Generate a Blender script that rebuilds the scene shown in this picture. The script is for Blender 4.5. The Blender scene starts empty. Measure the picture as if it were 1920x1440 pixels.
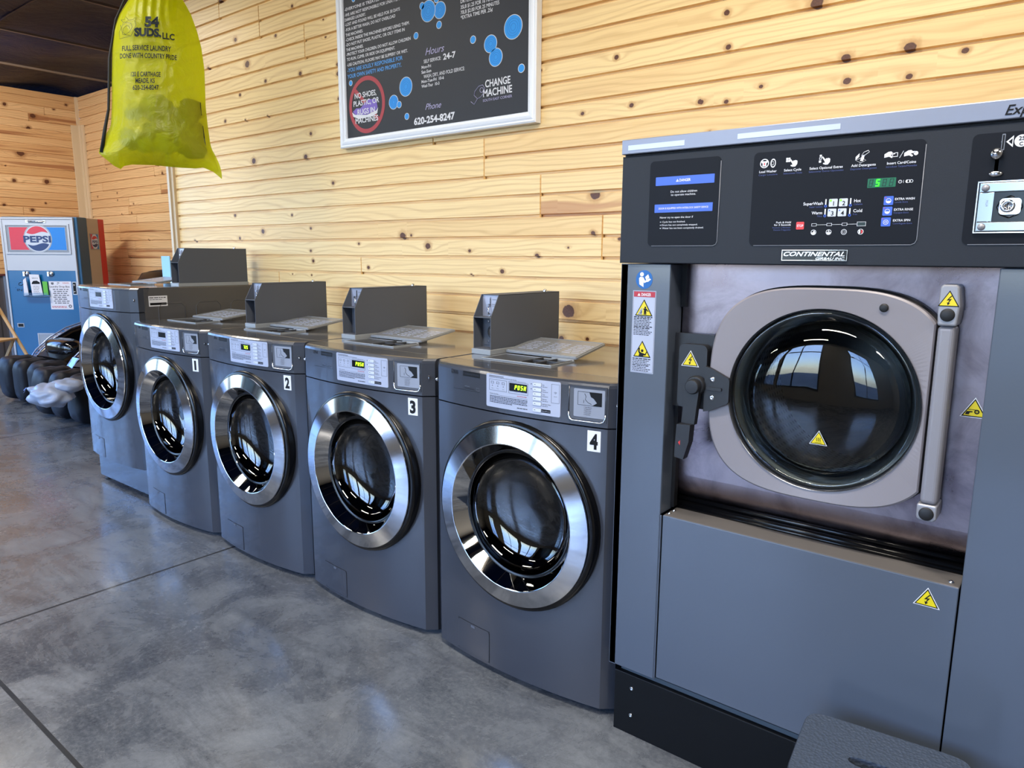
import bpy, math, random
from mathutils import Vector, Matrix, noise
S = bpy.context.scene
COL = S.collection
PI = math.pi
# ---------------------------------------------------------------- camera, sky, sun, exposure
YAW, PITCH, ROLL, FPX = 0.67368190644738, 0.17597847914824702, 0.005749996121965515, 1351.48
CAM = Vector((0.92752, -1.64602, 1.29639))
fwd = Vector((-math.sin(YAW)*math.cos(PITCH), math.cos(YAW)*math.cos(PITCH), -math.sin(PITCH)))
rt0 = Vector((math.cos(YAW), math.sin(YAW), 0)); up0 = rt0.cross(fwd)
rt = math.cos(ROLL)*rt0 + math.sin(ROLL)*up0; up = -math.sin(ROLL)*rt0 + math.cos(ROLL)*up0
cd = bpy.data.cameras.new('camera'); cam = bpy.data.objects.new('camera', cd); COL.objects.link(cam)
cd.sensor_width = 36.0; cd.sensor_fit = 'HORIZONTAL'; cd.lens = FPX/1920*36.0; cd.clip_start = 0.02
cam.matrix_world = Matrix(((rt.x, up.x, -fwd.x, CAM.x), (rt.y, up.y, -fwd.y, CAM.y), (rt.z, up.z, -fwd.z, CAM.z), (0, 0, 0, 1)))
S.camera = cam
vs = S.view_settings; vs.view_transform = 'Standard'; vs.look = 'None'; vs.gamma = 1.0; vs.exposure = 0.0
try: vs.use_curve_mapping = False
except Exception: pass
S.cycles.use_denoising = True
S.cycles.max_bounces = 10; S.cycles.diffuse_bounces = 4; S.cycles.glossy_bounces = 5
S.cycles.transmission_bounces = 6; S.cycles.transparent_max_bounces = 16
S.cycles.sample_clamp_indirect = 4.0; S.cycles.caustics_reflective = False; S.cycles.caustics_refractive = False
W = bpy.data.worlds.new('sky'); S.world = W; W.use_nodes = True
wn = W.node_tree; bg = wn.nodes['Background']
sky = wn.nodes.new('ShaderNodeTexSky'); sky.sky_type = 'NISHITA'; sky.sun_disc = False
sky.sun_elevation = math.radians(38); sky.sun_rotation = math.radians(200); sky.air_density = 1.0; sky.dust_density = 1.2
tint = wn.nodes.new('ShaderNodeMix'); tint.data_type = 'RGBA'; tint.blend_type = 'MULTIPLY'; tint.inputs[0].default_value = 1.0; tint.inputs[7].default_value = (.56, .80, 1.28, 1)
wn.links.new(sky.outputs[0], tint.inputs[6]); wn.links.new(tint.outputs[2], bg.inputs[0]); bg.inputs[1].default_value = 1.1
CEIL = 3.2; XL, XR, YF, YB, YA = -9.2, 4.2, -5.0, 0.70, 2.335    # room: left/right wall, front (street) wall, back wall, alcove back wall
def area(name, loc, rot, sx, sy, power, color, portal=False):
    l = bpy.data.lights.new(name, 'AREA'); l.shape = 'RECTANGLE'; l.size = sx; l.size_y = sy; l.energy = power; l.color = color
    o = bpy.data.objects.new(name, l); COL.objects.link(o); o.location = loc; o.rotation_euler = rot
    if portal: l.cycles.is_portal = True
    return o
# street windows: (x centre, width) in the wall behind the viewer, and (y centre, width) in the left wall
FW = [(-8.1, 1.9), (-6.0, 1.9), (-3.9, 1.9), (-1.8, 1.9), (0.9, 1.3)]
LW = [(-4.1, 1.4), (-2.4, 1.5), (-0.7, 1.5)]
WZ0, WZ1 = 0.35, 2.75
for x, w in FW: area('window_daylight', (x, YF-0.06, (WZ0+WZ1)/2), (PI/2, 0, 0), w, WZ1-WZ0, 1, (1, 1, 1), True)
for y, w in LW: area('window_daylight', (XL-0.06, y, (WZ0+WZ1)/2), (PI/2, 0, -PI/2), w, WZ1-WZ0, 1, (1, 1, 1), True)
LAMPS = [(-7.0, -.25), (-5.2, -.35), (-2.9, -1.0), (0.4, -1.0), (-4.6, -3.6), (-1.0, -3.6), (2.7, -1.5)]   # ceiling strip lamps (first two added to brighten the alcove, last the coin boxes), each 1.2 m long
LAMP_W = 56.0
for k_, (x, y) in enumerate(LAMPS):
    o_ = area('strip_lamp_light', (x, y, CEIL-0.105 if k_ else CEIL-.16), (0, 0, 0), 1.2, 0.22, LAMP_W*(1.4, .4, .6, 1.25, .7, .9, 1)[k_], (1.0, 0.93, 0.82))
    if k_ == 0: o_.rotation_euler = Vector((-.62, .62, -.48)).to_track_quat('-Z', 'Y').to_euler()   # added lamp, tipped to brighten the alcove wall

# ---------------------------------------------------------------- helpers
def lin(c):
    return tuple(((v/255)/12.92 if v/255 <= .04045 else ((v/255+.055)/1.055)**2.4) for v in c)
MATS = {}
def mat(name, rgb=(128,128,128), rough=.5, metal=0.0, spec=.5, bump=None, coat=0, emit=0, alpha=1, trans=0, var=0):
    m = bpy.data.materials.new(name); m.use_nodes = True; MATS[name] = m
    nt = m.node_tree; b = nt.nodes['Principled BSDF']
    c = (*lin(rgb), 1); b.inputs['Base Color'].default_value = c
    b.inputs['Roughness'].default_value = rough; b.inputs['Metallic'].default_value = metal
    b.inputs['Specular IOR Level'].default_value = spec; b.inputs['Coat Weight'].default_value = coat
    b.inputs['Coat Roughness'].default_value = .08
    if emit: b.inputs['Emission Color'].default_value = c; b.inputs['Emission Strength'].default_value = emit
    if alpha < 1: b.inputs['Alpha'].default_value = alpha
    if trans: b.inputs['Transmission Weight'].default_value = trans
    if bump or var:
        tc = nt.nodes.new('ShaderNodeTexCoord')
    if bump:
        kind, sc, st = bump[:3]
        mp = nt.nodes.new('ShaderNodeMapping'); nt.links.new(tc.outputs['Object'], mp.inputs[0])
        if len(bump) > 3: mp.inputs['Scale'].default_value = bump[3]
        t = nt.nodes.new('ShaderNodeTexVoronoi' if kind == 'v' else 'ShaderNodeTexNoise'); t.inputs['Scale'].default_value = sc
        nt.links.new(mp.outputs[0], t.inputs['Vector'])
        bp = nt.nodes.new('ShaderNodeBump'); bp.inputs['Strength'].default_value = st; bp.inputs['Distance'].default_value = .002
        nt.links.new(t.outputs[0], bp.inputs['Height']); nt.links.new(bp.outputs[0], b.inputs['Normal'])
    if var:
        t = nt.nodes.new('ShaderNodeTexNoise'); t.inputs['Scale'].default_value = 6; t.inputs['Detail'].default_value = 6
        nt.links.new(tc.outputs['Object'], t.inputs['Vector'])
        mr = nt.nodes.new('ShaderNodeMapRange'); mr.inputs['To Min'].default_value = max(.02, rough-var); mr.inputs['To Max'].default_value = rough+var
        nt.links.new(t.outputs[0], mr.inputs[0]); nt.links.new(mr.outputs[0], b.inputs['Roughness'])
    return m
class NT:                                            # short form for shader arithmetic
    def __init__(s, m): s.nt = m.node_tree
    def put(s, sock, v):
        if isinstance(v, (int, float)): sock.default_value = v
        elif isinstance(v, tuple): sock.default_value = v
        else: s.nt.links.new(v, sock)
    def m(s, op, a, b=0.0, c=0.0):
        n = s.nt.nodes.new('ShaderNodeMath'); n.operation = op
        for i, v in enumerate((a, b, c)): s.put(n.inputs[i], v)
        return n.outputs[0]
    def comb(s, x, y, z):
        n = s.nt.nodes.new('ShaderNodeCombineXYZ'); [s.put(n.inputs[i], v) for i, v in enumerate((x, y, z))]; return n.outputs[0]
    def sep(s, v):
        n = s.nt.nodes.new('ShaderNodeSeparateXYZ'); s.put(n.inputs[0], v); return n.outputs
    def noise(s, v, sc, det=2, rough=.5, dist=0):
        n = s.nt.nodes.new('ShaderNodeTexNoise'); s.put(n.inputs['Vector'], v); n.inputs['Scale'].default_value = sc
        n.inputs['Detail'].default_value = det; n.inputs['Roughness'].default_value = rough; n.inputs['Distortion'].default_value = dist
        return n.outputs[0]
    def ss(s, v, a, b, lo=0.0, hi=1.0):
        n = s.nt.nodes.new('ShaderNodeMapRange'); n.interpolation_type = 'SMOOTHSTEP'
        for i, x in enumerate((v, a, b, lo, hi)): s.put(n.inputs[i], x)
        return n.outputs[0]
    def mix(s, f, a, b, mode='MIX'):
        n = s.nt.nodes.new('ShaderNodeMix'); n.data_type = 'RGBA'; n.blend_type = mode
        s.put(n.inputs[0], f); s.put(n.inputs[6], a); s.put(n.inputs[7], b); return n.outputs[2]
    def node(s, t): return s.nt.nodes.new(t)
    def link(s, a, b): s.nt.links.new(a, b)
c4 = lambda *c: (*lin(c), 1)

class MB:
    """collects shapes in a frame m(u,v,w) and links them as one mesh object"""
    def __init__(s, m=None): s.v = []; s.f = []; s.fm = []; s.sm = []; s.mats = []; s.m = m or (lambda u, v, w: Vector((u, v, w)))
    def mi(s, name):
        if name not in s.mats: s.mats.append(name)
        return s.mats.index(name)
    def add(s, vs_, fs, mt, smooth=False, m=None):
        k = len(s.v); m = m or s.m; i = s.mi(mt)
        s.v += [tuple(m(*p)) for p in vs_]
        for f in fs: s.f.append([k+a for a in f]); s.fm.append(i); s.sm.append(smooth)
        return s
    def box(s, u0, v0, w0, u1, v1, w1, mt, m=None):
        P = [(u0,v0,w0),(u1,v0,w0),(u1,v1,w0),(u0,v1,w0),(u0,v0,w1),(u1,v0,w1),(u1,v1,w1),(u0,v1,w1)]
        return s.add(P, [(0,3,2,1),(4,5,6,7),(0,1,5,4),(1,2,6,5),(2,3,7,6),(3,0,4,7)], mt, m=m)
    def poly(s, pts, w0, w1, mt, m=None, smooth=False):       # extruded outline
        n = len(pts); P = [(a, b, w0) for a, b in pts]+[(a, b, w1) for a, b in pts]
        F = [tuple(range(n-1, -1, -1)), tuple(range(n, 2*n))]+[(i, (i+1) % n, n+(i+1) % n, n+i) for i in range(n)]
        return s.add(P, F, mt, m=m)
    def strip(s, us, lo, hi, w0, w1, mt, m=None):             # plate cut into columns so that it can follow a bowed surface
        P = []; F = []; n = len(us)
        for i, u in enumerate(us): P += [(u, lo[i], w0), (u, hi[i], w0), (u, lo[i], w1), (u, hi[i], w1)]
        for i in range(n-1):
            a = 4*i; b = a+4
            F += [(a, b, b+1, a+1)[::-1], (a+2, b+2, b+3, a+3), (a, b, b+2, a+2), (a+1, a+3, b+3, b+1)]
        F += [(0, 1, 3, 2)[::-1], (4*n-4, 4*n-3, 4*n-1, 4*n-2)]
        return s.add(P, F, mt, m=m)
    def rr(s, u0, v0, u1, v1, w0, w1, mt, r=.004, n=10, m=None):
        r = min(r, (u1-u0)/2, (v1-v0)/2); us = []; d = []
        for i in range(5): t = i/4*PI/2; us.append(u0+r-r*math.cos(t)); d.append(r-r*math.sin(t))
        for i in range(1, n): us.append(u0+r+(u1-u0-2*r)*i/n); d.append(0)
        for i in range(5): t = (4-i)/4*PI/2; us.append(u1-r+r*math.cos(t)); d.append(r-r*math.sin(t))
        return s.strip(us, [v0+x for x in d], [v1-x for x in d], w0, w1, mt, m)
    def disc(s, u, v, r, w0, w1, mt, n=20, m=None, ry=None):
        ry = ry or r
        return s.poly([(u+r*math.cos(2*PI*i/n), v+ry*math.sin(2*PI*i/n)) for i in range(n)], w0, w1, mt, m)
    def ring(s, u, v, r0, r1, w0, w1, mt, n=32, m=None, a0=0, a1=2*PI, k=1.0):
        full = abs(a1-a0-2*PI) < 1e-6; P = []; F = []; N = n if full else n+1
        for i in range(N):
            t = a0+(a1-a0)*i/n; c, d = math.cos(t), math.sin(t)*k
            P += [(u+r0*c, v+r0*d, w0), (u+r1*c, v+r1*d, w0), (u+r1*c, v+r1*d, w1), (u+r0*c, v+r0*d, w1)]
        for i in range(n):
            a = 4*i; b = 4*((i+1) % N)
            for j in range(4): F.append((a+j, a+(j+1) % 4, b+(j+1) % 4, b+j))
        if not full: F += [(0, 3, 2, 1), (4*n, 4*n+1, 4*n+2, 4*n+3)]
        return s.add(P, F, mt, m=m)
    def frame(s, u0, v0, u1, v1, t, w0, w1, mt, m=None):
        n = 6
        s.rr(u0, v1-t, u1, v1, w0, w1, mt, 0, n, m); s.rr(u0, v0, u1, v0+t, w0, w1, mt, 0, n, m)
        s.rr(u0, v0+t, u0+t, v1-t, w0, w1, mt, 0, 1, m); return s.rr(u1-t, v0+t, u1, v1-t, w0, w1, mt, 0, 1, m)
    def lathe(s, u, v, prof, mt, n=64, m=None, k=1.0, smooth=True):  # rings (radius, w) around the axis at (u,v)
        P = []; F = []; L = len(prof)
        for i in range(n):
            t = 2*PI*i/n
            for r, w in prof: P.append((u+r*math.cos(t), v+r*k*math.sin(t), w))
        for i in range(n):
            for j in range(L-1):
                a = i*L+j; b = ((i+1) % n)*L+j; F.append((a, b, b+1, a+1))
        return s.add(P, F, mt, smooth, m)
    def tube(s, pts, r, mt, n=10, m=None, closed=False, flat=1.0, cap=True):
        P = [Vector(p) for p in pts]; N = len(P); V = []; F = []; rs = r if isinstance(r, (list, tuple)) else [r]*N; ref = None
        for i in range(N):
            a = P[(i-1) % N] if (closed or i) else P[0]; b = P[(i+1) % N] if (closed or i < N-1) else P[-1]
            d = (b-a).normalized()
            if ref is None: ref = Vector((0, 0, 1)) if abs(d.z) < .9 else Vector((1, 0, 0))
            x = ref.cross(d).normalized(); y = d.cross(x).normalized(); ref = y
            for j in range(n):
                t = 2*PI*j/n; q = P[i]+x*rs[i]*math.cos(t)+y*rs[i]*flat*math.sin(t); V.append(tuple(q))
        M = N if closed else N-1
        for i in range(M):
            for j in range(n):
                a = i*n+j; b = i*n+(j+1) % n; c = ((i+1) % N)*n+(j+1) % n; d = ((i+1) % N)*n+j; F.append((a, b, c, d))
        if cap and not closed: F += [tuple(range(n-1, -1, -1)), tuple(range((N-1)*n, N*n))]
        return s.add(V, F, mt, True, m)
    def grid(s, nu, nv, fn, mt, smooth=True, m=None, wrap=False):
        V = [fn(i/(nu-1) if not wrap else i/nu, j/(nv-1)) for i in range(nu) for j in range(nv)]
        F = []
        for i in range(nu if wrap else nu-1):
            for j in range(nv-1):
                a = i*nv+j; b = ((i+1) % nu)*nv+j; F.append((a, b, b+1, a+1))
        return s.add(V, F, mt, smooth, m)
    def text(s, body, u, v, h, mt, w=.0006, right=None, bold=0, shear=0, rise=0, align='L', m=None, th=0, sx=1.0):
        """lettering: baseline (u,v), capital height h; right = where the line ends"""
        V, F, W_, = text_mesh(body, bold, shear)
        if not V: return s
        k = h/0.73; kx = k*sx
        if right is not None: kx = (right-u)/W_
        if align == 'C': u = u-W_*kx/2
        if align == 'R': u = u-W_*kx
        return s.add([(u+x*kx, v+y*k+rise*x*kx, w) for x, y in V], F, mt, m=m)
    def bars(s, u0, u1, v, h, mt, w=.0006, seed=1, m=None, gap=.28):  # lines of print too small to read
        r = random.Random(seed); x = u0; unit = h*1.1
        while x < u1-unit:
            l = unit*r.uniform(1.5, 5); e = min(u1, x+l)
            s.rr(x, v, e, v+h, 0, w, mt, 0, 1, m); x = e+unit*.8
        return s
    def to(s, name, parent=None, bevel=0, label=None, kind=None, seg=2, solid=0, sub=0):
        me = bpy.data.meshes.new(name); me.from_pydata(s.v, [], s.f)
        for q in s.mats: me.materials.append(MATS[q])
        me.polygons.foreach_set('material_index', s.fm); me.polygons.foreach_set('use_smooth', s.sm); me.update()
        o = bpy.data.objects.new(name, me); COL.objects.link(o); o.parent = parent
        if solid: q = o.modifiers.new('t', 'SOLIDIFY'); q.thickness = solid; q.offset = 0
        if bevel:
            q = o.modifiers.new('b', 'BEVEL'); q.width = bevel; q.segments = seg; q.limit_method = 'ANGLE'; q.angle_limit = math.radians(40)
        if sub: q = o.modifiers.new('s', 'SUBSURF'); q.levels = sub; q.render_levels = sub
        if label: o['label'] = label
        if kind: o['kind'] = kind
        return o
_tc = {}
def text_mesh(body, bold=0, shear=0):
    key = (body, bold, shear)
    if key not in _tc:
        c = bpy.data.curves.new('lettering', 'FONT'); c.body = body; c.resolution_u = 3; c.offset = bold; c.shear = shear
        o = bpy.data.objects.new('lettering', c); COL.objects.link(o)
        dg = bpy.context.evaluated_depsgraph_get(); me = o.evaluated_get(dg).to_mesh()
        V = [(p.co.x, p.co.y) for p in me.vertices]; F = [tuple(p.vertices) for p in me.polygons]
        o.evaluated_get(dg).to_mesh_clear(); bpy.data.objects.remove(o); bpy.data.curves.remove(c)
        if V:
            x0 = min(p[0] for p in V); V = [(x-x0, y) for x, y in V]
        _tc[key] = (V, F, max([p[0] for p in V] or [1]))
    return _tc[key]
SEG = {'0':'abcdef','1':'bc','2':'abged','3':'abgcd','4':'fgbc','5':'afgcd','S':'afgcd','P':'abfge','U':'fbedc','H':'fbgec','8':'abcdefg','9':'abcdfg','7':'abc'}
def seg7(mb, ch, u, v, h, mt, w=.0016, m=None, t=None, sl=.12):
    wd = h*.5; t = t or h*.12; g = t*.15
    B = {'a':(g,h-t,wd-g,h),'g':(g,h/2-t/2,wd-g,h/2+t/2),'d':(g,0,wd-g,t),'f':(0,h/2+g,t,h-g),'b':(wd-t,h/2+g,wd,h-g),'e':(0,g,t,h/2-g),'c':(wd-t,g,wd,h/2-g)}
    for q in SEG.get(ch, ''):
        a, b, c, d = B[q]
        mb.poly([(u+a+b*sl, v+b), (u+c+b*sl, v+b), (u+c+d*sl, v+d), (u+a+d*sl, v+d)], 0.0005, w, mt, m)
def empty(name, label, cat, loc=(0,0,0), rz=0, group=None):
    o = bpy.data.objects.new(name, None); COL.objects.link(o); o.empty_display_size = .1
    o.location = loc; o.rotation_euler = (0, 0, rz); o['label'] = label; o['category'] = cat
    if group: o['group'] = group
    return o
def tag(o, label, cat, group=None, kind=None):
    o['label'] = label; o['category'] = cat
    if group: o['group'] = group
    if kind: o['kind'] = kind
    return o
def copy_tree(o, parent=None):
    c = o.copy(); COL.objects.link(c); c.parent = parent
    for ch in list(o.children): copy_tree(ch, c)
    return c

# ---------------------------------------------------------------- materials
mat('grey_paint', (58,61,69), .26, 0, .5, bump=('n', 700, .03), coat=.55)
mat('grey_paint_top', (90,89,91), .12, 0.1, .8, coat=.5)
mat('grey_side', (84,82,82), .32, 0, .5)
mat('chrome', (205,207,212), .09, 1)
mat('mirror', (190,192,196), .03, 1)
mat('chrome_small', (215,215,218), .15, 1)
mat('gloss_black', (9,9,11), .22, 0, .4)
mat('rubber', (22,22,24), .5)
mat('label_silver', (176,183,204), .35, .0, .5)
mat('label_white', (232,232,236), .5)
mat('ink', (12,12,15), .55, 0, .25)
mat('ink_mid', (92,94,104), .5)
mat('ink_red', (170,60,60), .5)
mat('button_silver', (214,219,232), .3, .1)
mat('led', (170,255,30), .4, emit=4)
mat('led_green', (40,255,20), .4, emit=4)
mat('led_dim', (0,92,62), .5, emit=.25)
mat('display_black', (8,9,9), .2)
mat('coin_grey', (90,94,103), .6, 0, .25, bump=('n', 900, .06))
mat('flange', (150,155,160), .4)
mat('lid_grey', (150,154,160), .3, .2)
mat('tray_dark', (70,72,76), .3)
mat('white_plastic', (230,230,232), .45)
mat('red_sign', (172,60,70), .6); mat('blue_bubble', (38,150,232), .6); mat('bubble_deep', (20,116,204), .6)
mat('chalk', (224,224,230), .8); mat('chalk_lilac', (176,170,206), .8); mat('chalk_blue', (96,164,232), .8); mat('chalk_purple', (132,110,196), .8)
mat('chalkboard', (22,25,36), .55, bump=('n', 300, .08))
mat('body_blue_grey', (80,89,103), .30, 0, .5, bump=('n', 160, .05), coat=.35)
mat('console_black', (33,36,43), .5, 0, .3, bump=('n', 900, .1))
mat('overlay_black', (12,14,22), .5, 0, .2)
mat('cap_silver', (134,138,152), .38, .35)
mat('strip_silver', (180,186,204), .3, .2)
mat('base_black', (9,11,14), .5, 0, .2)
mat('door_taupe', (138,132,136), .42, .15, bump=('n', 1200, .05))
mat('hinge_grey', (152,152,158), .36, .25)
mat('latch_black', (30,31,35), .45)
mat('sticker_yellow', (226,206,22), .4); mat('sticker_red', (176,34,52), .4); mat('sticker_blue', (0,92,168), .4)
mat('ui_blue', (58,98,204), .4); mat('ui_white', (226,228,236), .4); mat('ui_key', (200,206,216), .4); mat('ui_red', (214,52,52), .4); mat('ui_dimblue', (70,82,140), .5)
mat('ui_green', (110,220,40), .4, emit=1.2)
mat('steel', (160,154,162), .3, 1)
mat('steel_bright', (160,164,168), .24, 1, var=.05)
mat('soda_blue', (0,90,148), .35, coat=.2); mat('soda_white', (176,184,200), .4); mat('soda_darkblue', (26,78,118), .4)
mat('soda_beige', (176,166,158), .45); mat('soda_red', (196,44,48), .4)
mat('logo_red', (190,46,66), .4); mat('logo_blue', (10,116,206), .4); mat('logo_navy', (24,48,104), .4); mat('logo_grey', (148,158,174), .4)
mat('paper', (214,216,230), .7); mat('paper_green', (96,180,74), .7)
mat('vinyl_black', (12,13,15), .28, 0, .5, bump=('n', 60, .25)); mat('vinyl_gloss', (10,10,13), .12, 0, .6); mat('vinyl_soft', (16,20,29), .5, 0, .3, bump=('n', 25, .6))
mat('trim_silver', (150,170,210), .2, .6); mat('bronze_print', (120,92,84), .4)
mat('poly_bag', (168,178,198), .3, 0, .5, bump=('n', 22, 1.0), alpha=.8)
mat('chair_wood', (196,160,112), .5)
mat('stool_black', (66,76,92), .42, 0, .45, bump=('v', 150, 1.0)); mat('stool_rim', (50,54,62), .4)
mat('bag_ink', (34,44,52), .7); mat('cord_black', (16,17,22), .6)
mat('cloth_dark', (40,46,40), .9); mat('cloth_mid', (96,110,104), .9); mat('cloth_pale', (180,190,180), .9)
mat('lamp_housing', (232,232,232), .5); mat('lamp_face', (255,240,214), .5, emit=5.0)
mat('plaster', (150,146,140), .8); mat('window_frame', (40,42,46), .5); mat('asphalt', (110,110,112), .9); mat('kerb', (170,168,162), .9)
mat('silicone', (168,170,176), .4)
mat('drum_back', (22,24,30), .35, .2)
mat('label_silver2', (148,152,164), .35, .2); mat('drum_plain', (90,92,98), .35, .8)
mat('coin_face', (176,180,198), .25, .4)
mat('console_edge', (120,124,134), .35); mat('ledge_grey', (104,100,98), .32, 0, .5); mat('kick_grey', (74,84,92), .5)
mat('ring_dark', (96,98,104), .22, .8); mat('steel_dark', (150,148,150), .3, .9); mat('led_off', (0,52,38), .4); mat('led_dimmer', (18,40,36), .4); mat('chrome_letter', (226,228,232), .25, .5)
mat('hinge_rod', (140,138,144), .4, .2)
mat('leaflet_blue', (150,200,236), .5); mat('soda_shadow', (128,138,154), .5); mat('logo_pale', (176,186,204), .4, emit=.1)  # pale logo colour carries a faint added glow; the sign itself is unlit
def glassy(name, tint, fac, rough=.02, ior=1.45):
    m = bpy.data.materials.new(name); m.use_nodes = True; MATS[name] = m; n = NT(m); nt = m.node_tree; nt.nodes.remove(nt.nodes['Principled BSDF'])
    t = n.node('ShaderNodeBsdfTransparent'); t.inputs[0].default_value = (*tint, 1)
    g = n.node('ShaderNodeBsdfGlossy'); g.inputs['Roughness'].default_value = rough
    fr = n.node('ShaderNodeFresnel'); fr.inputs[0].default_value = ior
    x = n.node('ShaderNodeMixShader'); n.link(n.m('MULTIPLY_ADD', fr.outputs[0], 1.0, fac), x.inputs[0]); n.link(t.outputs[0], x.inputs[1]); n.link(g.outputs[0], x.inputs[2])
    n.link(x.outputs[0], nt.nodes['Material Output'].inputs[0])
glassy('window_glass', (.94, .96, .97), 0.0); glassy('washer_glass', (.16, .18, .22), .06, .015, 1.5); glassy('door_glass', (.72, .76, .76), .03, .015, 1.5); glassy('ring_glass', (.72, .80, .79), .04, .03, 1.5); glassy('acrylic', (.85, .93, .97), .04)

def wood(name, light, mid, dark, heart, rough=.36):
    m = mat(name, (200,160,110), rough, 0, .32); n = NT(m); b = m.node_tree.nodes['Principled BSDF']
    a1 = n.node('ShaderNodeAttribute'); a1.attribute_name = 'tone'; tone, seed, kr = n.sep(a1.outputs['Color'])[:3]
    u1 = n.node('ShaderNodeUVMap'); u1.uv_map = 'suv'; su = n.sep(u1.outputs[0]); A, V = su[0], su[1]
    u2 = n.node('ShaderNodeUVMap'); u2.uv_map = 'kuv'; ku = n.sep(u2.outputs[0]); kx, ky = ku[0], ku[1]
    r = n.m('MULTIPLY', kr, .1); r2 = n.m('MULTIPLY', r, r)
    d2 = n.m('ADD', n.m('POWER', n.m('MULTIPLY', kx, .38), 2.0), n.m('MULTIPLY', ky, ky))
    fl = n.m('DIVIDE', n.m('MULTIPLY', r2, 3.2), n.m('ADD', d2, n.m('MULTIPLY', r2, 3.2)))
    sd = n.m('MULTIPLY', seed, 37.0)
    p = n.m('SUBTRACT', V, n.m('MULTIPLY', n.m('MULTIPLY', ky, fl), .9))
    warp = n.noise(n.comb(n.m('MULTIPLY', A, .9), n.m('MULTIPLY', p, 5.0), sd), 1.6, 2, .5)
    field = n.m('ADD', n.m('MULTIPLY', warp, 2.6), n.m('ADD', n.m('MULTIPLY', p, 22.0), n.m('MULTIPLY', fl, .55)))
    ringv = n.m('ABSOLUTE', n.m('SINE', n.m('MULTIPLY', field, 6.5)))
    rings = n.m('POWER', ringv, 7.0)
    fine = n.noise(n.comb(n.m('MULTIPLY', A, 2.2), n.m('MULTIPLY', p, 150.0), sd), 1.0, 3, .6)
    streak = n.noise(n.comb(n.m('MULTIPLY', A, .55), n.m('MULTIPLY', p, 16.0), n.m('ADD', sd, 5.0)), 1.0, 2, .5)
    base = n.mix(n.ss(tone, .15, 1.0), light, mid)
    base = n.mix(n.m('MULTIPLY', rings, .27), base, dark)
    base = n.mix(n.ss(fine, .42, .75, 0.0, .22), base, dark)
    hf = n.m('MULTIPLY', n.ss(streak, .56, .66), n.ss(tone, .50, .70)); base = n.mix(n.m('MULTIPLY', hf, .75), base, heart)
    wob = n.m('MULTIPLY_ADD', n.noise(n.comb(kx, ky, sd), 60.0, 2), .7, .65)
    dk = n.m('MULTIPLY', n.m('SQRT', n.m('ADD', n.m('POWER', n.m('MULTIPLY', kx, .85), 2.0), n.m('MULTIPLY', ky, ky))), wob)
    core = n.ss(dk, n.m('MULTIPLY', r, .82), n.m('MULTIPLY', r, 1.02), 1.0, 0.0)
    halo = n.ss(dk, r, n.m('MULTIPLY', r, 2.3), .6, 0.0)
    base = n.mix(n.m('MULTIPLY', halo, n.ss(r, 0.001, .004)), base, dark)
    kc = n.mix(n.noise(n.comb(kx, ky, 0.0), 160.0, 2), c4(52,28,20), c4(120,74,52))
    base = n.mix(core, base, kc)
    n.link(base, b.inputs['Base Color'])
    n.link(n.ss(fine, .3, .8, rough-.04, rough+.10), b.inputs['Roughness'])
    bp = n.node('ShaderNodeBump'); bp.inputs['Strength'].default_value = .12; bp.inputs['Distance'].default_value = .001; n.link(fine, bp.inputs['Height']); n.link(bp.outputs[0], b.inputs['Normal'])
    b.inputs['Coat Weight'].default_value = .04; b.inputs['Coat Roughness'].default_value = .25
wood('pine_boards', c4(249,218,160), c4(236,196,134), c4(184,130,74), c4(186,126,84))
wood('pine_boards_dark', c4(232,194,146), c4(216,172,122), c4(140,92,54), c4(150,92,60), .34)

m = MATS['steel']; n = NT(m); b = m.node_tree.nodes['Principled BSDF']; tc = n.node('ShaderNodeTexCoord').outputs['Object']
q1 = n.noise(tc, 7, 7, .65, .8); X, Y, Z = n.sep(tc); q2 = n.noise(n.comb(X, Y, n.m('MULTIPLY', Z, 60.0)), 3.0, 3, .6)
n.link(n.mix(n.ss(q1, .35, .65), c4(116,105,110), c4(146,134,138)), b.inputs['Base Color']); n.link(n.ss(q1, .3, .7, .26, .38), b.inputs['Roughness'])
m = mat('concrete_floor', (120,122,126), .25, 0, .6); n = NT(m); b = m.node_tree.nodes['Principled BSDF']
tc = n.node('ShaderNodeTexCoord').outputs['Object']; X, Y, Z = n.sep(tc)
big = n.noise(tc, 1.1, 9, .62, .6); med = n.noise(tc, 3.6, 10, .74, .5); fi = n.noise(tc, 70, 5, .75); gr = n.noise(tc, 260, 3, .7)
sw = n.noise(n.comb(n.m('MULTIPLY', X, .7), n.m('MULTIPLY', Y, 2.6), 4.0), 2.0, 11, .78, 1.4)
base = n.mix(n.ss(big, .34, .66), c4(58,63,73), c4(106,111,118))
base = n.mix(n.ss(med, .38, .68, 0.0, .55), base, c4(138,143,148))
base = n.mix(n.ss(sw, .44, .68, 0.0, .75), base, c4(56,61,70))
base = n.mix(n.ss(fi, .35, .75, 0.0, .30), base, c4(150,154,158))
base = n.mix(n.ss(gr, .4, .8, 0.0, .25), base, c4(52,56,62))
spots = n.ss(n.noise(tc, 17, 3, .6), .70, .74, 0.0, .5); base = n.mix(spots, base, c4(70,72,76))
def joint(c, off, wd):
    q = n.m('ABSOLUTE', n.m('SUBTRACT', n.m('MODULO', n.m('ADD', n.m('SUBTRACT', c, off), 30.5+1.525), 3.05), 1.525)); return n.ss(q, wd*.7, wd, 1.0, 0.0)
jl = n.m('MAXIMUM', joint(X, -1.96, .0075), joint(Y, -1.048, .0075)); base = n.mix(jl, base, c4(10,10,12))
n.link(base, b.inputs['Base Color'])
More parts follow.
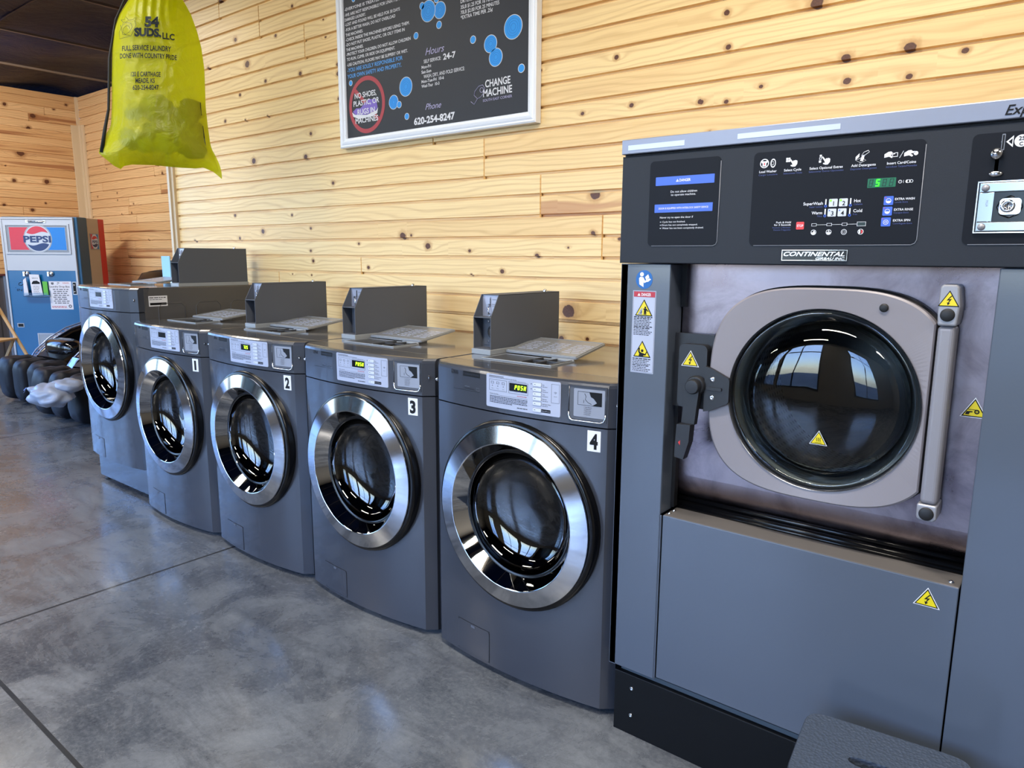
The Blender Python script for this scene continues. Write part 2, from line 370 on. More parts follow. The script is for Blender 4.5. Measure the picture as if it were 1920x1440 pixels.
n.link(n.m('ADD', n.ss(med, .35, .7, .20, .40), n.m('MULTIPLY', jl, .4)), b.inputs['Roughness'])
bp = n.node('ShaderNodeBump'); bp.inputs['Strength'].default_value = .10; bp.inputs['Distance'].default_value = .003; n.link(med, bp.inputs['Height']); n.link(bp.outputs[0], b.inputs['Normal'])
b.inputs['Coat Weight'].default_value = .18; b.inputs['Coat Roughness'].default_value = .12

m = mat('black_film', (9,24,56), .3, 0, .07); n = NT(m); b = m.node_tree.nodes['Principled BSDF']; b.inputs['Specular Tint'].default_value = (.16, .34, 1.0, 1)
tc = n.node('ShaderNodeTexCoord').outputs['Object']
h = n.noise(tc, 3.0, 10, .72, 1.6); bp = n.node('ShaderNodeBump'); bp.inputs['Strength'].default_value = .8; bp.inputs['Distance'].default_value = .05
n.link(h, bp.inputs['Height']); n.link(bp.outputs[0], b.inputs['Normal'])
m = mat('corrugated', (110,112,120), .4, .6)
m = mat('frame_white_worn', (206,214,226), .45); n = NT(m); b = m.node_tree.nodes['Principled BSDF']
tc = n.node('ShaderNodeTexCoord').outputs['Object']; q = n.noise(tc, 34, 6, .8); n.link(n.mix(n.ss(q, .68, .70, 0.0, .85), c4(238,242,250), c4(130,118,106)), b.inputs['Base Color'])
# translucent nylon of the hanging bag
m = bpy.data.materials.new('yellow_nylon'); m.use_nodes = True; MATS['yellow_nylon'] = m; n = NT(m); nt = m.node_tree; nt.nodes.remove(nt.nodes['Principled BSDF'])
tc = n.node('ShaderNodeTexCoord').outputs['Object']; h = n.noise(tc, 9, 6, .62, 1.2); bp = n.node('ShaderNodeBump'); bp.inputs['Strength'].default_value = .55; bp.inputs['Distance'].default_value = .02; n.link(h, bp.inputs['Height'])
dif = n.node('ShaderNodeBsdfDiffuse'); dif.inputs[0].default_value = c4(236,240,18); n.link(bp.outputs[0], dif.inputs['Normal'])
trl = n.node('ShaderNodeBsdfTranslucent'); trl.inputs[0].default_value = c4(236,236,8); n.link(bp.outputs[0], trl.inputs['Normal'])
tr = n.node('ShaderNodeBsdfTransparent'); tr.inputs[0].default_value = c4(230,236,60)
gl = n.node('ShaderNodeBsdfGlossy'); gl.inputs['Roughness'].default_value = .35; n.link(bp.outputs[0], gl.inputs['Normal'])
def mx(f, a, b_):
    x = n.node('ShaderNodeMixShader'); x.inputs[0].default_value = f; n.link(a, x.inputs[1]); n.link(b_, x.inputs[2]); return x.outputs[0]
n.link(mx(.05, mx(.40, mx(.42, dif.outputs[0], trl.outputs[0]), tr.outputs[0]), gl.outputs[0]), nt.nodes['Material Output'].inputs[0])
# perforated drum steel
def perforated(name, base, hole, sc):
    m = mat(name, base, .3, .9); n = NT(m); b = m.node_tree.nodes['Principled BSDF']
    u = n.node('ShaderNodeUVMap'); u.uv_map = 'suv'; X, Y, Z = n.sep(u.outputs[0])
    fx = n.m('SUBTRACT', n.m('FRACT', n.m('MULTIPLY', X, sc)), .5); fy = n.m('SUBTRACT', n.m('FRACT', n.m('MULTIPLY', Y, sc)), .5)
    d = n.m('SQRT', n.m('ADD', n.m('MULTIPLY', fx, fx), n.m('MULTIPLY', fy, fy)))
    k = n.ss(d, .24, .30, 1.0, 0.0); n.link(n.mix(k, c4(*base), c4(*hole)), b.inputs['Base Color']); n.link(n.m('SUBTRACT', .9, n.m('MULTIPLY', k, .9)), b.inputs['Metallic'])
perforated('drum_dark', (70,72,80), (4,4,5), 55.0); perforated('drum_light', (170,168,164), (10,10,12), 55.0)

# ---------------------------------------------------------------- the room
mat('batten', (112,96,84), .6); mat('oxide_red', (96,44,48), .5); mat('trim_pine', (216,194,162), .35)
def planks(name, a0, a1, za, zb, k0, z00, pitch, fmap, joints=None, knots=(), mt='pine_boards', seed=1, dark=0.0, step=None, every=3.6):
    rnd = random.Random(seed); V = []; F = []; SU = []; KU = []; TN = []
    def quad(P, kk, tn):
        k = len(V)
        for a, z, d in P: V.append(tuple(fmap(a, z, d)))
        F.append((k, k+1, k+2, k+3))
        for a, z, d in P: SU.append((a, z)); KU.append((a-kk[0], z-kk[1]) if kk else (9, 9))
        TN.extend([(tn[0], tn[1], (kk[2] if kk else .001)*10, 1)]*4)
    k = k0
    while True:
        b0 = z00+pitch*k; b1 = b0+pitch
        if b0 >= zb: break
        lo, hi = max(b0, za), min(b1, zb)
        if joints and k in joints: js = sorted(joints[k])
        else:
            js = []; q = a0+rnd.uniform(.5, every)
            while q < a1-.3: js.append(q); q += rnd.uniform(every*.7, every*1.3)
        off = (step[1] if step and b0 < step[0]-.01 else 0)
        ends = [a0]+js+[a1]; kn = sorted([q for q in knots if lo+.004 < q[1] < hi-.001])
        for i in range(len(ends)-1):
            s, e = ends[i], ends[i+1]; tn = (min(1, max(0, rnd.random()*.62+dark*rnd.random())), rnd.random())
            g = .003; s2 = s+(g if i else 0); e2 = e-(g if i < len(ends)-2 else 0)
            ks = [q for q in kn if s2 < q[0] < e2]; cuts = []
            for j, q in enumerate(ks):
                l = max(s2, q[0]-.17, (q[0]+ks[j-1][0])/2 if j else -99); r_ = min(e2, q[0]+.17, (q[0]+ks[j+1][0])/2 if j < len(ks)-1 else 99)
                cuts.append((l, r_, q))
            segs = []; p = s2
            for l, r_, q in cuts:
                if l > p+1e-5: segs.append((p, l, None))
                segs.append((l, r_, q)); p = r_
            if p < e2: segs.append((p, e2, None))
            pr = [(lo, .012), (lo+.0095, .012), (lo+.0120, 0), (hi-.002, 0), (hi, .003), (hi, .012)]
            for l, r_, q in segs:
                for j in range(5):
                    (z0, d0), (z1, d1) = pr[j], pr[j+1]
                    quad([(l, z0, d0+off), (r_, z0, d0+off), (r_, z1, d1+off), (l, z1, d1+off)], q, tn)
            if i < len(ends)-2:
                for (x0, x1, d0, d1) in ((e-g, e-g+.001, 0, .008), (e-g+.001, e+g-.001, .008, .008), (e+g-.001, e+g, .008, 0)):
                    quad([(x0, lo, d0+off), (x1, lo, d1+off), (x1, hi, d1+off), (x0, hi, d0+off)], None, tn)
        if step and b0 < step[0]-.01 <= b1+.011:
            quad([(a0, hi, off), (a1, hi, off), (a1, hi, .01), (a0, hi, .01)], None, (.3, .5))
        k += 1
    quad([(a0, za, .02), (a1, za, .02), (a1, zb+.05, .02), (a0, zb+.05, .02)], None, (.3, .5))
    me = bpy.data.meshes.new(name); me.from_pydata(V, [], F); me.materials.append(MATS[mt])
    me.uv_layers.new(name='suv'); me.uv_layers.new(name='kuv'); me.color_attributes.new('tone', 'FLOAT_COLOR', 'CORNER'); l1, l2, at = me.uv_layers['suv'], me.uv_layers['kuv'], me.color_attributes['tone']
    for i in range(len(me.loops)): l1.data[i].uv = SU[i]; l2.data[i].uv = KU[i]; at.data[i].color = TN[i]
    o = bpy.data.objects.new(name, me); COL.objects.link(o); o['kind'] = 'structure'; return o
KN = [(-2.799,2.313,.018),(-2.901,2.455,.012),(-2.885,2.166,.009),(-2.636,2.205,.009),(-2.329,2.199,.01),(-2.03,2.198,.008),(-2.026,2.155,.011),(-3.053,2.044,.009),(-2.848,2.029,.006),(-2.634,2.026,.006),(-2.113,2.335,.006),(-2.029,2.041,.008),(-2.26,1.901,.009),(-3.03,2.673,.016),(-2.524,2.412,.009),(-2.126,2.417,.005),(-2.371,2.524,.008),(-.481,1.99,.008),(-.619,1.815,.007),(-.414,1.82,.008),(-.153,1.799,.008),(-.813,1.994,.005),(-2.787,1.805,.015),(-2.313,1.79,.012),(-2.096,1.649,.009),(-3.009,1.518,.009),(-2.454,1.504,.007),(-2.733,1.422,.013),(-2.972,1.387,.009),(-3.483,1.375,.009),(-2.294,1.431,.007),(-1.598,1.383,.017),(-1.542,1.386,.006),(-1.435,1.338,.014),(-1.912,1.351,.006),(-1.182,1.317,.007),(-.671,1.329,.004),(-.821,1.298,.009),(-.56,1.381,.009),(-.447,1.36,.006),(-.555,1.522,.019),(-2.285,1.264,.009),(-1.846,1.236,.009),(-1.001,1.232,.01),(-1.173,1.215,.005),(-2.474,1.192,.004),(-2.304,1.19,.005),(-2.302,1.317,.007),(-.665,1.085,.026),(-.691,.975,.011),(-.57,.982,.007),
 (-.08,2.061,.009),(-.069,1.957,.008),(-.077,1.855,.008),(-.155,1.801,.009),(-.066,1.79,.007),(.045,1.822,.006),(.197,2.037,.017),(-.117,1.702,.005),(.29,1.868,.012),(.299,1.803,.010),(.456,1.870,.014),(.462,1.793,.008),(.591,1.84,.008),(-3.2,2.35,.01),(-3.4,2.0,.008),(.9,1.9,.01),(1.4,2.1,.01),(-3.45,2.58,.014)]
JT = {-3:[-2.6,.4], -2:[-2.6,.4], -1:[-1.9,1.2], 0:[-.52,2.6],1:[-.52,2.6],2:[-.808,2.2],3:[-.808,2.2],4:[-1.1,1.9],5:[-1.1,1.9],6:[-1.394,1.6],7:[-1.394,1.6],8:[-1.7,1.3],9:[-1.7,1.3],10:[-1.95,1.1],11:[-1.95,1.1],12:[-2.282,.9],13:[-2.282,.9],14:[-2.667,.75],15:[-2.667,.75],16:[-3.05,.7],17:[-3.05,.7],18:[-3.35,.7],19:[-3.35,.7]}
planks('wall_back', -3.70, XR, 0, CEIL, -16, 1.2845, .0812, lambda a, z, d: (a, YB+d, z), JT, KN, 'pine_boards', 3, .15, step=(1.041, -.007))
KL = [(1.83,2.912,.026),(1.771,2.764,.02),(1.658,2.464,.034),(2.066,3.025,.013),(2.254,2.761,.013),(1.563,2.143,.018),(1.908,2.154,.025),(1.722,1.81,.018),(1.437,1.751,.018),(1.433,1.854,.015),(2.241,2.328,.010),(1.493,2.305,.007),(2.209,3.094,.013),(1.873,1.898,.010),(1.3,2.6,.02),(.9,2.2,.015),(1.1,1.6,.015),(.6,2.8,.02),(1.55,3.0,.018)]
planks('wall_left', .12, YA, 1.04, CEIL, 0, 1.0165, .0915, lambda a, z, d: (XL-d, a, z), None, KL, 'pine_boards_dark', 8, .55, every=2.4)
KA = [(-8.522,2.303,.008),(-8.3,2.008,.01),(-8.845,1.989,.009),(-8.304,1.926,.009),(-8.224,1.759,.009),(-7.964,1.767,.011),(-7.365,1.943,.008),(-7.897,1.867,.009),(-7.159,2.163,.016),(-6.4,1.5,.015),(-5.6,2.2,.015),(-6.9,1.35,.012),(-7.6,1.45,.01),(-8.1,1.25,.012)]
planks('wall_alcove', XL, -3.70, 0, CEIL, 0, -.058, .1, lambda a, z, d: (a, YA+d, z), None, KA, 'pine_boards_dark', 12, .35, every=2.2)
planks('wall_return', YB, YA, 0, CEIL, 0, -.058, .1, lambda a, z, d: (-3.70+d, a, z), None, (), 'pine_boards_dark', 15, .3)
def st(mb, name, bevel=0): return mb.to(name, kind='structure', bevel=bevel)
# floor, ceiling
f = MB(); f.box(XL-.1, YF-.1, -.12, XR+.1, YA+.1, 0, 'concrete_floor'); st(f, 'floor')
c = MB()
def cz(x, y): return CEIL+.10+.10*noise.noise(Vector((x*.8, y*1.1, 0)))-.05
def cgrid(x0, x1, y0, y1, nx, ny):
    c.grid(nx, ny, lambda s, t: (x0+(x1-x0)*s, y0+(y1-y0)*t, max(CEIL+.002, cz(x0+(x1-x0)*s, y0+(y1-y0)*t) if .004 < s < .996 and .004 < t < .996 else CEIL+.004)), 'black_film')
cgrid(XL-.02, -3.70, YB, YA+.02, 60, 24); cgrid(XL-.02, XR+.02, YF-.02, YB+.02, 90, 60)
c.box(XL-.1, YF-.1, CEIL+.3, XR+.1, YA+.1, CEIL+.4, 'black_film')
c.box(XL-.14, YF-.1, CEIL-.04, XL-.022, YA+.1, CEIL+.3, 'black_film'); c.box(XR+.02, YF-.1, CEIL+.05, XR+.1, YA+.1, CEIL+.3, 'black_film'); c.box(XL-.1, YA+.022, CEIL-.04, XR+.1, YA+.1, CEIL+.3, 'black_film')
c.box(XL-.1, YF-.1, CEIL+.05, XR+.1, YF-.02, CEIL+.3, 'black_film')
for i in range(10):
    x = -7.99+1.335*(i-1)+.002
    if x > XL+.05: c.box(x-.012, YF, CEIL-.012, x+.012, YA if x < -3.75 else YB, CEIL+.006, 'batten')
st(c, 'ceiling')
# corrugated wainscot of the left wall
w = MB(); P = []; n_ = int((YA-.12)/.02)
pts = []
for i in range(n_+1):
    y = .12+i*.02; ph = (y % .16)/.16; d = 0 if ph < .35 else (.018 if .5 < ph < .85 else (.018*(ph-.35)/.15 if ph <= .5 else .018*(1-(ph-.85)/.15)))
    pts.append((y, d))
for i in range(n_):
    (y0, d0), (y1, d1) = pts[i], pts[i+1]
    w.add([(XL-.02+d0, y0, 0), (XL-.02+d1, y1, 0), (XL-.02+d1, y1, 1.03), (XL-.02+d0, y0, 1.03)], [(0, 1, 2, 3)], 'corrugated')
w.box(XL-.03, .12, 1.03, XL+.012, YA, 1.045, 'oxide_red'); st(w, 'wall_left_lower')
def window_wall(name, lo, hi, wins, fm, zt=CEIL):
    b = MB(fm); p = lo
    for cx, wd in sorted(wins):
        b.box(p, 0, 0, cx-wd/2, zt, .12, 'plaster'); b.box(cx-wd/2, 0, 0, cx+wd/2, WZ0, .12, 'plaster'); b.box(cx-wd/2, WZ1, 0, cx+wd/2, zt, .12, 'plaster'); p = cx+wd/2
    b.box(p, 0, 0, hi, zt, .12, 'plaster'); st(b, name)
ffm = lambda a, z, d: (a, YF-d, z); lfm = lambda a, z, d: (XL-d, a, z)
window_wall('wall_front', XL-.12, XR+.12, FW, ffm); window_wall('wall_left_street', YF, .12, LW, lfm)
b = MB(); b.box(XR, YF-.1, 0, XR+.12, YB+.1, CEIL+.3, 'plaster'); st(b, 'wall_right')
i = 1
for fm, wins in ((ffm, FW), (lfm, LW)):
    for cx, wd in wins:
        b = MB(fm); a0, a1 = cx-wd/2, cx+wd/2
        b.frame(a0, WZ0, a1, WZ1, .05, .02, .08, 'window_frame'); b.box(cx-.02, WZ0+.05, .02, cx+.02, WZ1-.05, .08, 'window_frame'); b.box(a0+.05, 2.05, .02, a1-.05, 2.09, .08, 'window_frame')
        w_ = st(b, 'window_%d' % i); g = MB(fm); g.box(a0+.05, WZ0+.05, .045, a1-.05, WZ1-.05, .051, 'window_glass'); g.to('pane', w_); i += 1
# trims: end of the near wall and the alcove corner
b = MB(); b.box(-3.728, .672, 0, -3.700, .76, CEIL, 'trim_pine'); st(b, 'trim_1', .002)
b = MB(); b.box(-3.700, .684, 0, -3.672, .712, CEIL, 'trim_pine'); st(b, 'trim_2', .002)
b = MB(); b.box(XL, YA-.10, 1.045, XL+.02, YA, 2.86, 'trim_pine'); st(b, 'trim_3', .002)
b = MB(); b.box(XL+.02, YA-.022, .3, XL+.16, YA, 2.86, 'trim_pine'); b.box(XL+.06, YA-.032, .3, XL+.10, YA-.022, 2.86, 'trim_pine'); st(b, 'trim_4', .002)
b = MB(); b.box(XL, YA-.03, 2.86, XL+.03, YA, CEIL, 'trim_pine'); st(b, 'trim_5')
# street outside
b = MB(); b.box(-40, -40, -.25, 30, YF-.13, -.15, 'asphalt'); b.box(-40, YF-.13, -.25, XL-.13, 30, -.15, 'asphalt'); st(b, 'ground')
b = MB(); b.box(-20, YF-2.2, -.15, 12, YF-.13, -.02, 'kerb'); st(b, 'sidewalk')
# ceiling strip lamps, including the added ones at both ends
lp = None
for k, (x, y) in enumerate(LAMPS):
    o = empty('ceiling_lamp', ['strip lamp on the dark ceiling nearest the vending cabinet', 'strip lamp on the dark ceiling before the raised machine', 'strip lamp on the dark ceiling before the numbered washers', 'strip lamp on the dark ceiling before the big washer', 'strip lamp on the dark ceiling by the street, further left', 'strip lamp on the dark ceiling by the street, further right', 'strip lamp on the dark ceiling at the right end of the room'][k], 'lamp', (x, y, CEIL), group='ceiling strip lamps')
    if lp is None:
        b = MB(); b.box(-.62, -.13, -.09, .62, .13, 0, 'lamp_housing'); h1 = b.to('housing', o, .006)
        b = MB(); b.box(-.6, -.11, -.1, .6, .11, -.0905, 'lamp_face'); h2 = b.to('diffuser', o); lp = (h1, h2)
    else:
        for h in lp: q = h.copy(); COL.objects.link(q); q.parent = o

# ---------------------------------------------------------------- the five front-load machines
WH = .967                                              # height of a machine
def fy(u):                                             # bowed front with bevelled sides
    u = abs(u)
    return -.058+.030*(u/.312)**2 if u <= .312 else -.028*(.344-u)/.032
FM = lambda u, v, w: (u, fy(u)-w, v)
DU, DV, DR = .015, .540, .272                          # door centre and radius
def fan_plate(mb, u0, v0, u1, v1, cu, cv, R, mt, rings=7, n=96):
    ang = sorted(set([2*PI*i/n for i in range(n)]+[math.atan2(b-cv, a-cu) % (2*PI) for a in (u0, u1) for b in (v0, v1)]))
    P = []; F = []; N = len(ang); L = rings+1
    for t in ang:
        c, s = math.cos(t), math.sin(t)
        k = min([x for x in ((u1-cu)/c if c > 1e-9 else 9, (u0-cu)/c if c < -1e-9 else 9, (v1-cv)/s if s > 1e-9 else 9, (v0-cv)/s if s < -1e-9 else 9) if x > 0])
        for j in range(L):
            r = R+(k-R)*j/rings; P.append((cu+r*c, cv+r*s, 0))
    for i in range(N):
        for j in range(rings):
            a = i*L+j; b = ((i+1) % N)*L+j; F.append((a, a+1, b+1, b))
    mb.add(P, F, mt, True)
def uvmesh(o, fn):
    me = o.data; l = me.uv_layers.new(name='suv')
    for lp_ in me.loops: l.data[lp_.index].uv = fn(me.vertices[lp_.vertex_index].co)
def drum_parts(door, cu, cv, R, y0, depth, mname, my):
    """perforated drum seen through the door glass; my = local y of the plate plane"""
    n = 72; V = []; F = []; UV = []; BK = []
    for i in range(n+1):
        t = 2*PI*i/n
        for j in range(9): V.append((cu+R*math.cos(t), my+y0+depth*j/8, cv+R*math.sin(t))); UV.append((t*R, depth*j/8))
    for i in range(n):
        for j in range(8): a = i*9+j; F.append((a, a+9, a+10, a+1))
    k = len(V)
    for i in range(n+1):
        t = 2*PI*i/n
        for j in range(6):
            r = R*(1-j/5.001); V.append((cu+r*math.cos(t), my+y0+depth-.03*(j/5), cv+r*math.sin(t))); UV.append((r*math.cos(t), r*math.sin(t)))
    for i in range(n):
        for j in range(5): a = k+i*6+j; F.append((a, a+6, a+7, a+1)); BK.append(len(F)-1)
    me = bpy.data.meshes.new('drum'); me.from_pydata(V, [], F); me.materials.append(MATS[mname]); l = me.uv_layers.new(name='suv')
    for lp_ in me.loops: l.data[lp_.index].uv = UV[lp_.vertex_index]
    me.materials.append(MATS['drum_back'])
    for p in me.polygons: p.use_smooth = True
    for i in BK: me.polygons[i].material_index = 1
    o = bpy.data.objects.new('drum', me); COL.objects.link(o); o.parent = door
    return o
def panel_print(mb, sq):
    """print on the silver control overlay; sq=True for the machine without a display text"""
    m = FM; I = 'ink'
    mb.rr(-.076, .9505, -.02, .9528, .0018, .0022, 'ink_mid', 0, 3); mb.bars(-.076, .03, .947, .0016, 'ink_mid', .0022, 3)
    for a, b, c_, d in ((-.075, .909, -.008, .942), (-.001, .908, .068, .942)): mb.frame(a, b, c_, d, .0008, .0018, .0022, 'ink_mid')
    for k, u in enumerate((-.063, -.042, -.021)):
        mb.frame(u-.005, .929, u+.005, .936, .001, .0018, .0022, 'ink_mid'); mb.disc(u, .923, .0013, .0018, .0023, I, 8)
        mb.text(('Wash', 'Rinse', 'Spin')[k], u, .914, .0028, 'ink_mid', .0022, align='C')
    mb.text('Est. Time Remaining', .005, .9435, .0024, 'ink_mid', .0022, right=.060)
    mb.text('Machine Use Only', -.073, .8985, .003, I, .0022, right=-.040); mb.rr(-.073, .8965, .066, .8972, .0018, .0021, 'ink_mid', 0, 3)
    for k in range(5): mb.bars(-.073, .066 if k < 4 else .012, .8912-.0044*k, .0019, I, .0022, 10+k)
    mb.bars(.030, .066, .9015, .0017, 'ink_red', .0022, 4); mb.bars(.03, .066, .867, .002, I, .0022, 5)
    for k, (v, tx) in enumerate(((.9435, 'Hot'), (.9295, 'Warm'), (.9165, 'Cold'), (.9035, 'Delicates'), (.8895, 'Add Super Wash'))):
        mb.text(tx, .1165, v-.001, .0034, I, .0022, sx=.85); mb.bars(.1165, .134, v-.0055, .0015, 'ink_mid', .0022, 30+k)
    mb.rr(.114, .8665, .143, .8755, .0018, .0022, I, .001, 3); mb.text('Start/Pause', .1155, .8695, .0030, 'label_silver', .0026, right=.1415)
    for v in (.9435, .9295): mb.disc(.079, v, .0014, .0018, .0024, I, 8)
    mb.frame(.145, .897, .1705, .950, .0007, .0018, .0022, 'ink_mid')
    for k in range(3): mb.ring(.158, .922, .0014+.0022*k, .0022+.0022*k, .0018, .0022, 'ink_mid', 8, a0=PI*.25, a1=PI*.75)
    mb.text('Wi-Fi', .1535, .914, .003, 'ink_mid', .0022, right=.163)
def make_machine():
    t = empty('washing_machine', 'x', 'washing machine', (0, 0, 0))
    # cabinet: side and back shell, with the three pressed shapes on the side walls
    b = MB(); b.box(-.344, .03, .022, -.339, .672, WH-.006, 'grey_side'); b.box(.339, .03, .022, .344, .672, WH-.006, 'grey_side'); b.box(-.339, .66, .022, .339, .672, WH-.006, 'grey_side'); b.box(-.339, .03, .022, .339, .66, .03, 'grey_side'); b.to('cabinet', t)
    for y in (.10, .30, .50):
        for s in (-1, 1):
            b = MB(); b.tube([(s*.3445, y, .70), (s*.3445, y, .865), (s*.3445, y+.02, .885), (s*.3445, y+.12, .885), (s*.3445, y+.14, .865), (s*.3445, y+.14, .70)], .0022, 'grey_side', 6); b.to('side_pressing', t)
    # lower front
    b = MB(FM); fan_plate(b, -.312, .022, .312, .8415, DU, DV, .245, 'grey_paint')
    for s in (-1, 1): b.add([(s*.312, .022, 0), (s*.344, .022, 0), (s*.344, .8415, 0), (s*.312, .8415, 0)], [(0, 1, 2, 3)], 'grey_paint')
    us = [-.344]+[-.312+.624*i/16 for i in range(17)]+[.344]
    V = [(u, fy(u), .022) for u in us]+[(u, .012, .022) for u in us]; n = len(us)
    b.add(V, [(i, i+1, n+i+1, n+i) for i in range(n-1)], 'grey_paint', m=lambda *p: p)
    V = [(u, fy(u), .8415) for u in us]+[(u, .012, .8415) for u in us]
    b.add(V, [(i, i+1, n+i+1, n+i) for i in range(n-1)], 'grey_paint', m=lambda *p: p)
    b.add([(s*.3435, y, z) for s in (-1, 1) for y in (0, .03) for z in (.022, .8415)], [(0, 1, 3, 2), (4, 5, 7, 6)], 'grey_paint', m=lambda *p: p)
    fp = b.to('front_panel', t)
    # drain hatch
    b = MB(FM); b.rr(-.218, .031, -.077, .134, -.001, .0016, 'grey_paint', .008); b.rr(-.157, .123, -.139, .131, .0016, .0028, 'coin_grey', .003); b.frame(-.2195, .0295, -.0755, .1355, .0012, 0, .0006, 'rubber'); b.to('drain_hatch', t)
    # fascia with rounded top front edge
    b = MB(); prof = [(.0, .8455), (.0, .952), (.003, .960), (.009, .9655), (.018, WH)]
    V = []; n = len(us)
    for u in us:
        for d, z in [(.07, .8455)]+prof+[(.10, WH)]:
            V.append((u, (fy(u)+d) if d < .05 else d-.05+.01, z))
    L = len(prof)+2
    b.add(V, [(i*L+j, i*L+j+1, (i+1)*L+j+1, (i+1)*L+j) for i in range(n-1) for j in range(L-1)], 'grey_paint')
    for s in (0, n-1): b.add(V[s*L:(s+1)*L], [tuple(range(L))], 'grey_paint')
    b.to('fascia', t)
    b = MB(); b.box(-.343, .0615, WH-.012, .343, .674, WH, 'grey_paint_top'); b.to('top_panel', t, .002)
    # maker's mark and line print
    b = MB(FM); b.disc(-.2385, .945, .0070, 0, .0005, 'ink', 24); b.ring(-.2385, .945, .0040, .0046, .0005, .0007, 'ink_mid', 20, a0=-PI*.5, a1=PI); b.rr(-.2393, .9425, -.2385, .9478, .0005, .0008, 'ink_mid', 0, 1); b.rr(-.2393, .9421, -.2365, .9428, .0005, .0008, 'ink_mid', 0, 1); b.disc(-.2412, .9470, .0008, .0005, .0008, 'ink_mid', 8)
    b.text('LG', -.2290, .9400, .0102, 'ink', .0007, right=-.2125, bold=.035)
    b.rr(-.189, .937, -.116, .9525, 0, .0005, 'ink', 0, 6); b.text('Commercial Washer', -.1865, .942, .0062, 'grey_paint', .0008, right=-.1185, bold=.01)
    b.text('6 Motion', -.181, .905, .0035, 'ink_mid', .0006, right=-.160); b.text('Direct Drive', -.183, .898, .0055, 'ink', .0006, right=-.140); b.rr(-.237, .8935, -.116, .8942, 0, .0005, 'ink', 0, 8)
    b.frame(-.131, .897, -.118, .906, .0006, 0, .0005, 'ink_mid'); b.to('lettering', t)
    # control overlay
    b = MB(FM); b.rr(-.087, .859, .174, .957, 0, .0018, 'label_silver', .005, 18); cp = b.to('control_overlay', t)
    b = MB(FM); panel_print(b, 0); b.to('printing', cp)
    for v in (.9435, .9295, .9165, .9035, .8895, .871):
        b = MB(FM); b.rr(.086, v-.0048, .113, v+.0048, .0018, .0036, 'button_silver', .002, 3); b.frame(.0855, v-.0053, .1135, v+.0053, .0006, .0018, .0024, 'ink_mid'); b.rr(.090, v-.0006, .0945, v+.0006, .0036, .0039, 'ink', 0, 1); b.to('button', cp)
    b = MB(FM); b.rr(.002, .915, .065, .9385, .0018, .0026, 'display_black', .001, 6); b.to('display', cp)
    # card pocket
    b = MB(FM); b.frame(.196, .8575, .309, .955, .004, 0, .0022, 'grey_paint'); b.tube([(.200, .953, .0005), (.199, .880, .001)], .0018, 'grey_paint', 8); b.tube([(.306, .953, .0005), (.306, .880, .001)], .0018, 'grey_paint', 8); b.tube([(.199, .880, .001), (.1995, .870, .0015), (.204, .861, .003), (.212, .858, .004), (.292, .858, .004), (.301, .861, .003), (.3055, .870, .0015), (.306, .880, .001)], .0022, 'chrome_small', 8)
    b.rr(.200, .862, .305, .951, 0, .0004, 'coin_grey', .004, 8); cpk = b.to('card_pocket', t)
    b = MB(FM); b.rr(.214, .869, .303, .946, .0004, .0012, 'label_silver2', .003, 6); b.rr(.226, .902, .295, .939, .0012, .0015, 'label_silver2', 0, 4); b.frame(.226, .902, .295, .939, .0008, .0012, .0018, 'ink')
    b.poly([(.259, .939), (.295, .939), (.295, .902), (.284, .908), (.272, .922), (.264, .926)], .0012, .0018, 'ink'); b.poly([(.268, .902), (.295, .902), (.295, .905), (.283, .912)], .0015, .0019, 'ink')
    b.tube([(.246, .934, .0016), (.250, .926, .0016), (.248, .918, .0016), (.256, .910, .0016), (.266, .906, .0016)], .0006, 'ink', 5); b.rr(.243, .908, .244, .916, .0012, .0018, 'ink', 0, 1)
    for k, tx in enumerate(('1. Load Machine', '2. Close Door', '3. Select Cycle', '4. Insert Card', '5. Press Start')): b.text(tx, .245, .8955-.0050*k, .0032, 'ink', .0018, sx=.8)
    b.to('instruction_plate', cpk)
    for s in (-1, 1):
        b = MB(lambda u, v, w, s=s: (s*(.330+w*.7), -.012-w*.7+u*.6, .905+v)); b.lathe(0, 0, [(0, .007), (.004, .007), (.006, .004), (.008, 0)], 'chrome_small', 14); b.to('side_lock', t)
    # door: black seal, brushed ring, mirror funnel, dark glass bowl, drum
    d = MB(lambda u, v, w: (u, -.058-w, v)); d.lathe(DU, DV, [(.286, -.045), (.289, -.002), (.287, .005), (.280, .009), (.262, .010), (.25, .0)], 'gloss_black'); door = d.to('door', t)
    fm = lambda u, v, w: (u, -.058-w, v)
    b = MB(fm); b.lathe(DU, DV, [(.264, .004), (.272, .009), (.2735, .0135)], 'chrome', 96); b.lathe(DU, DV, [(.2735, .0135), (.2725, .0165)], 'chrome', 96); b.lathe(DU, DV, [(.2725, .0165), (.2225, .0265)], 'chrome', 96); b.lathe(DU, DV, [(.2225, .0265), (.2200, .0262), (.2190, .0245)], 'mirror', 96); b.to('chrome_ring', door)
    b = MB(fm); b.lathe(DU, DV, [(.2190, .0245), (.194, -.016)], 'mirror', 96); b.lathe(DU, DV, [(.194, -.016), (.190, -.0165), (.186, -.019)], 'gloss_black', 96); b.lathe(DU, DV, [(.186, -.0185), (.1855, -.019)], 'mirror', 96); b.to('funnel', door)
    b = MB(fm); b.lathe(DU, DV, [(.188, -.019), (.184, -.034), (.174, -.052), (.152, -.068), (.115, -.080), (.06, -.087), (.0005, -.089)], 'washer_glass', 72); b.to('door_glass', door)
    b = MB(fm); b.lathe(DU, DV, [(.189, -.024), (.196, -.030), (.198, -.050), (.215, -.060)], 'rubber', 64); b.to('seal', door)
    drum_parts(door, DU, DV, .212, .062, .34, 'drum_dark', -.058)
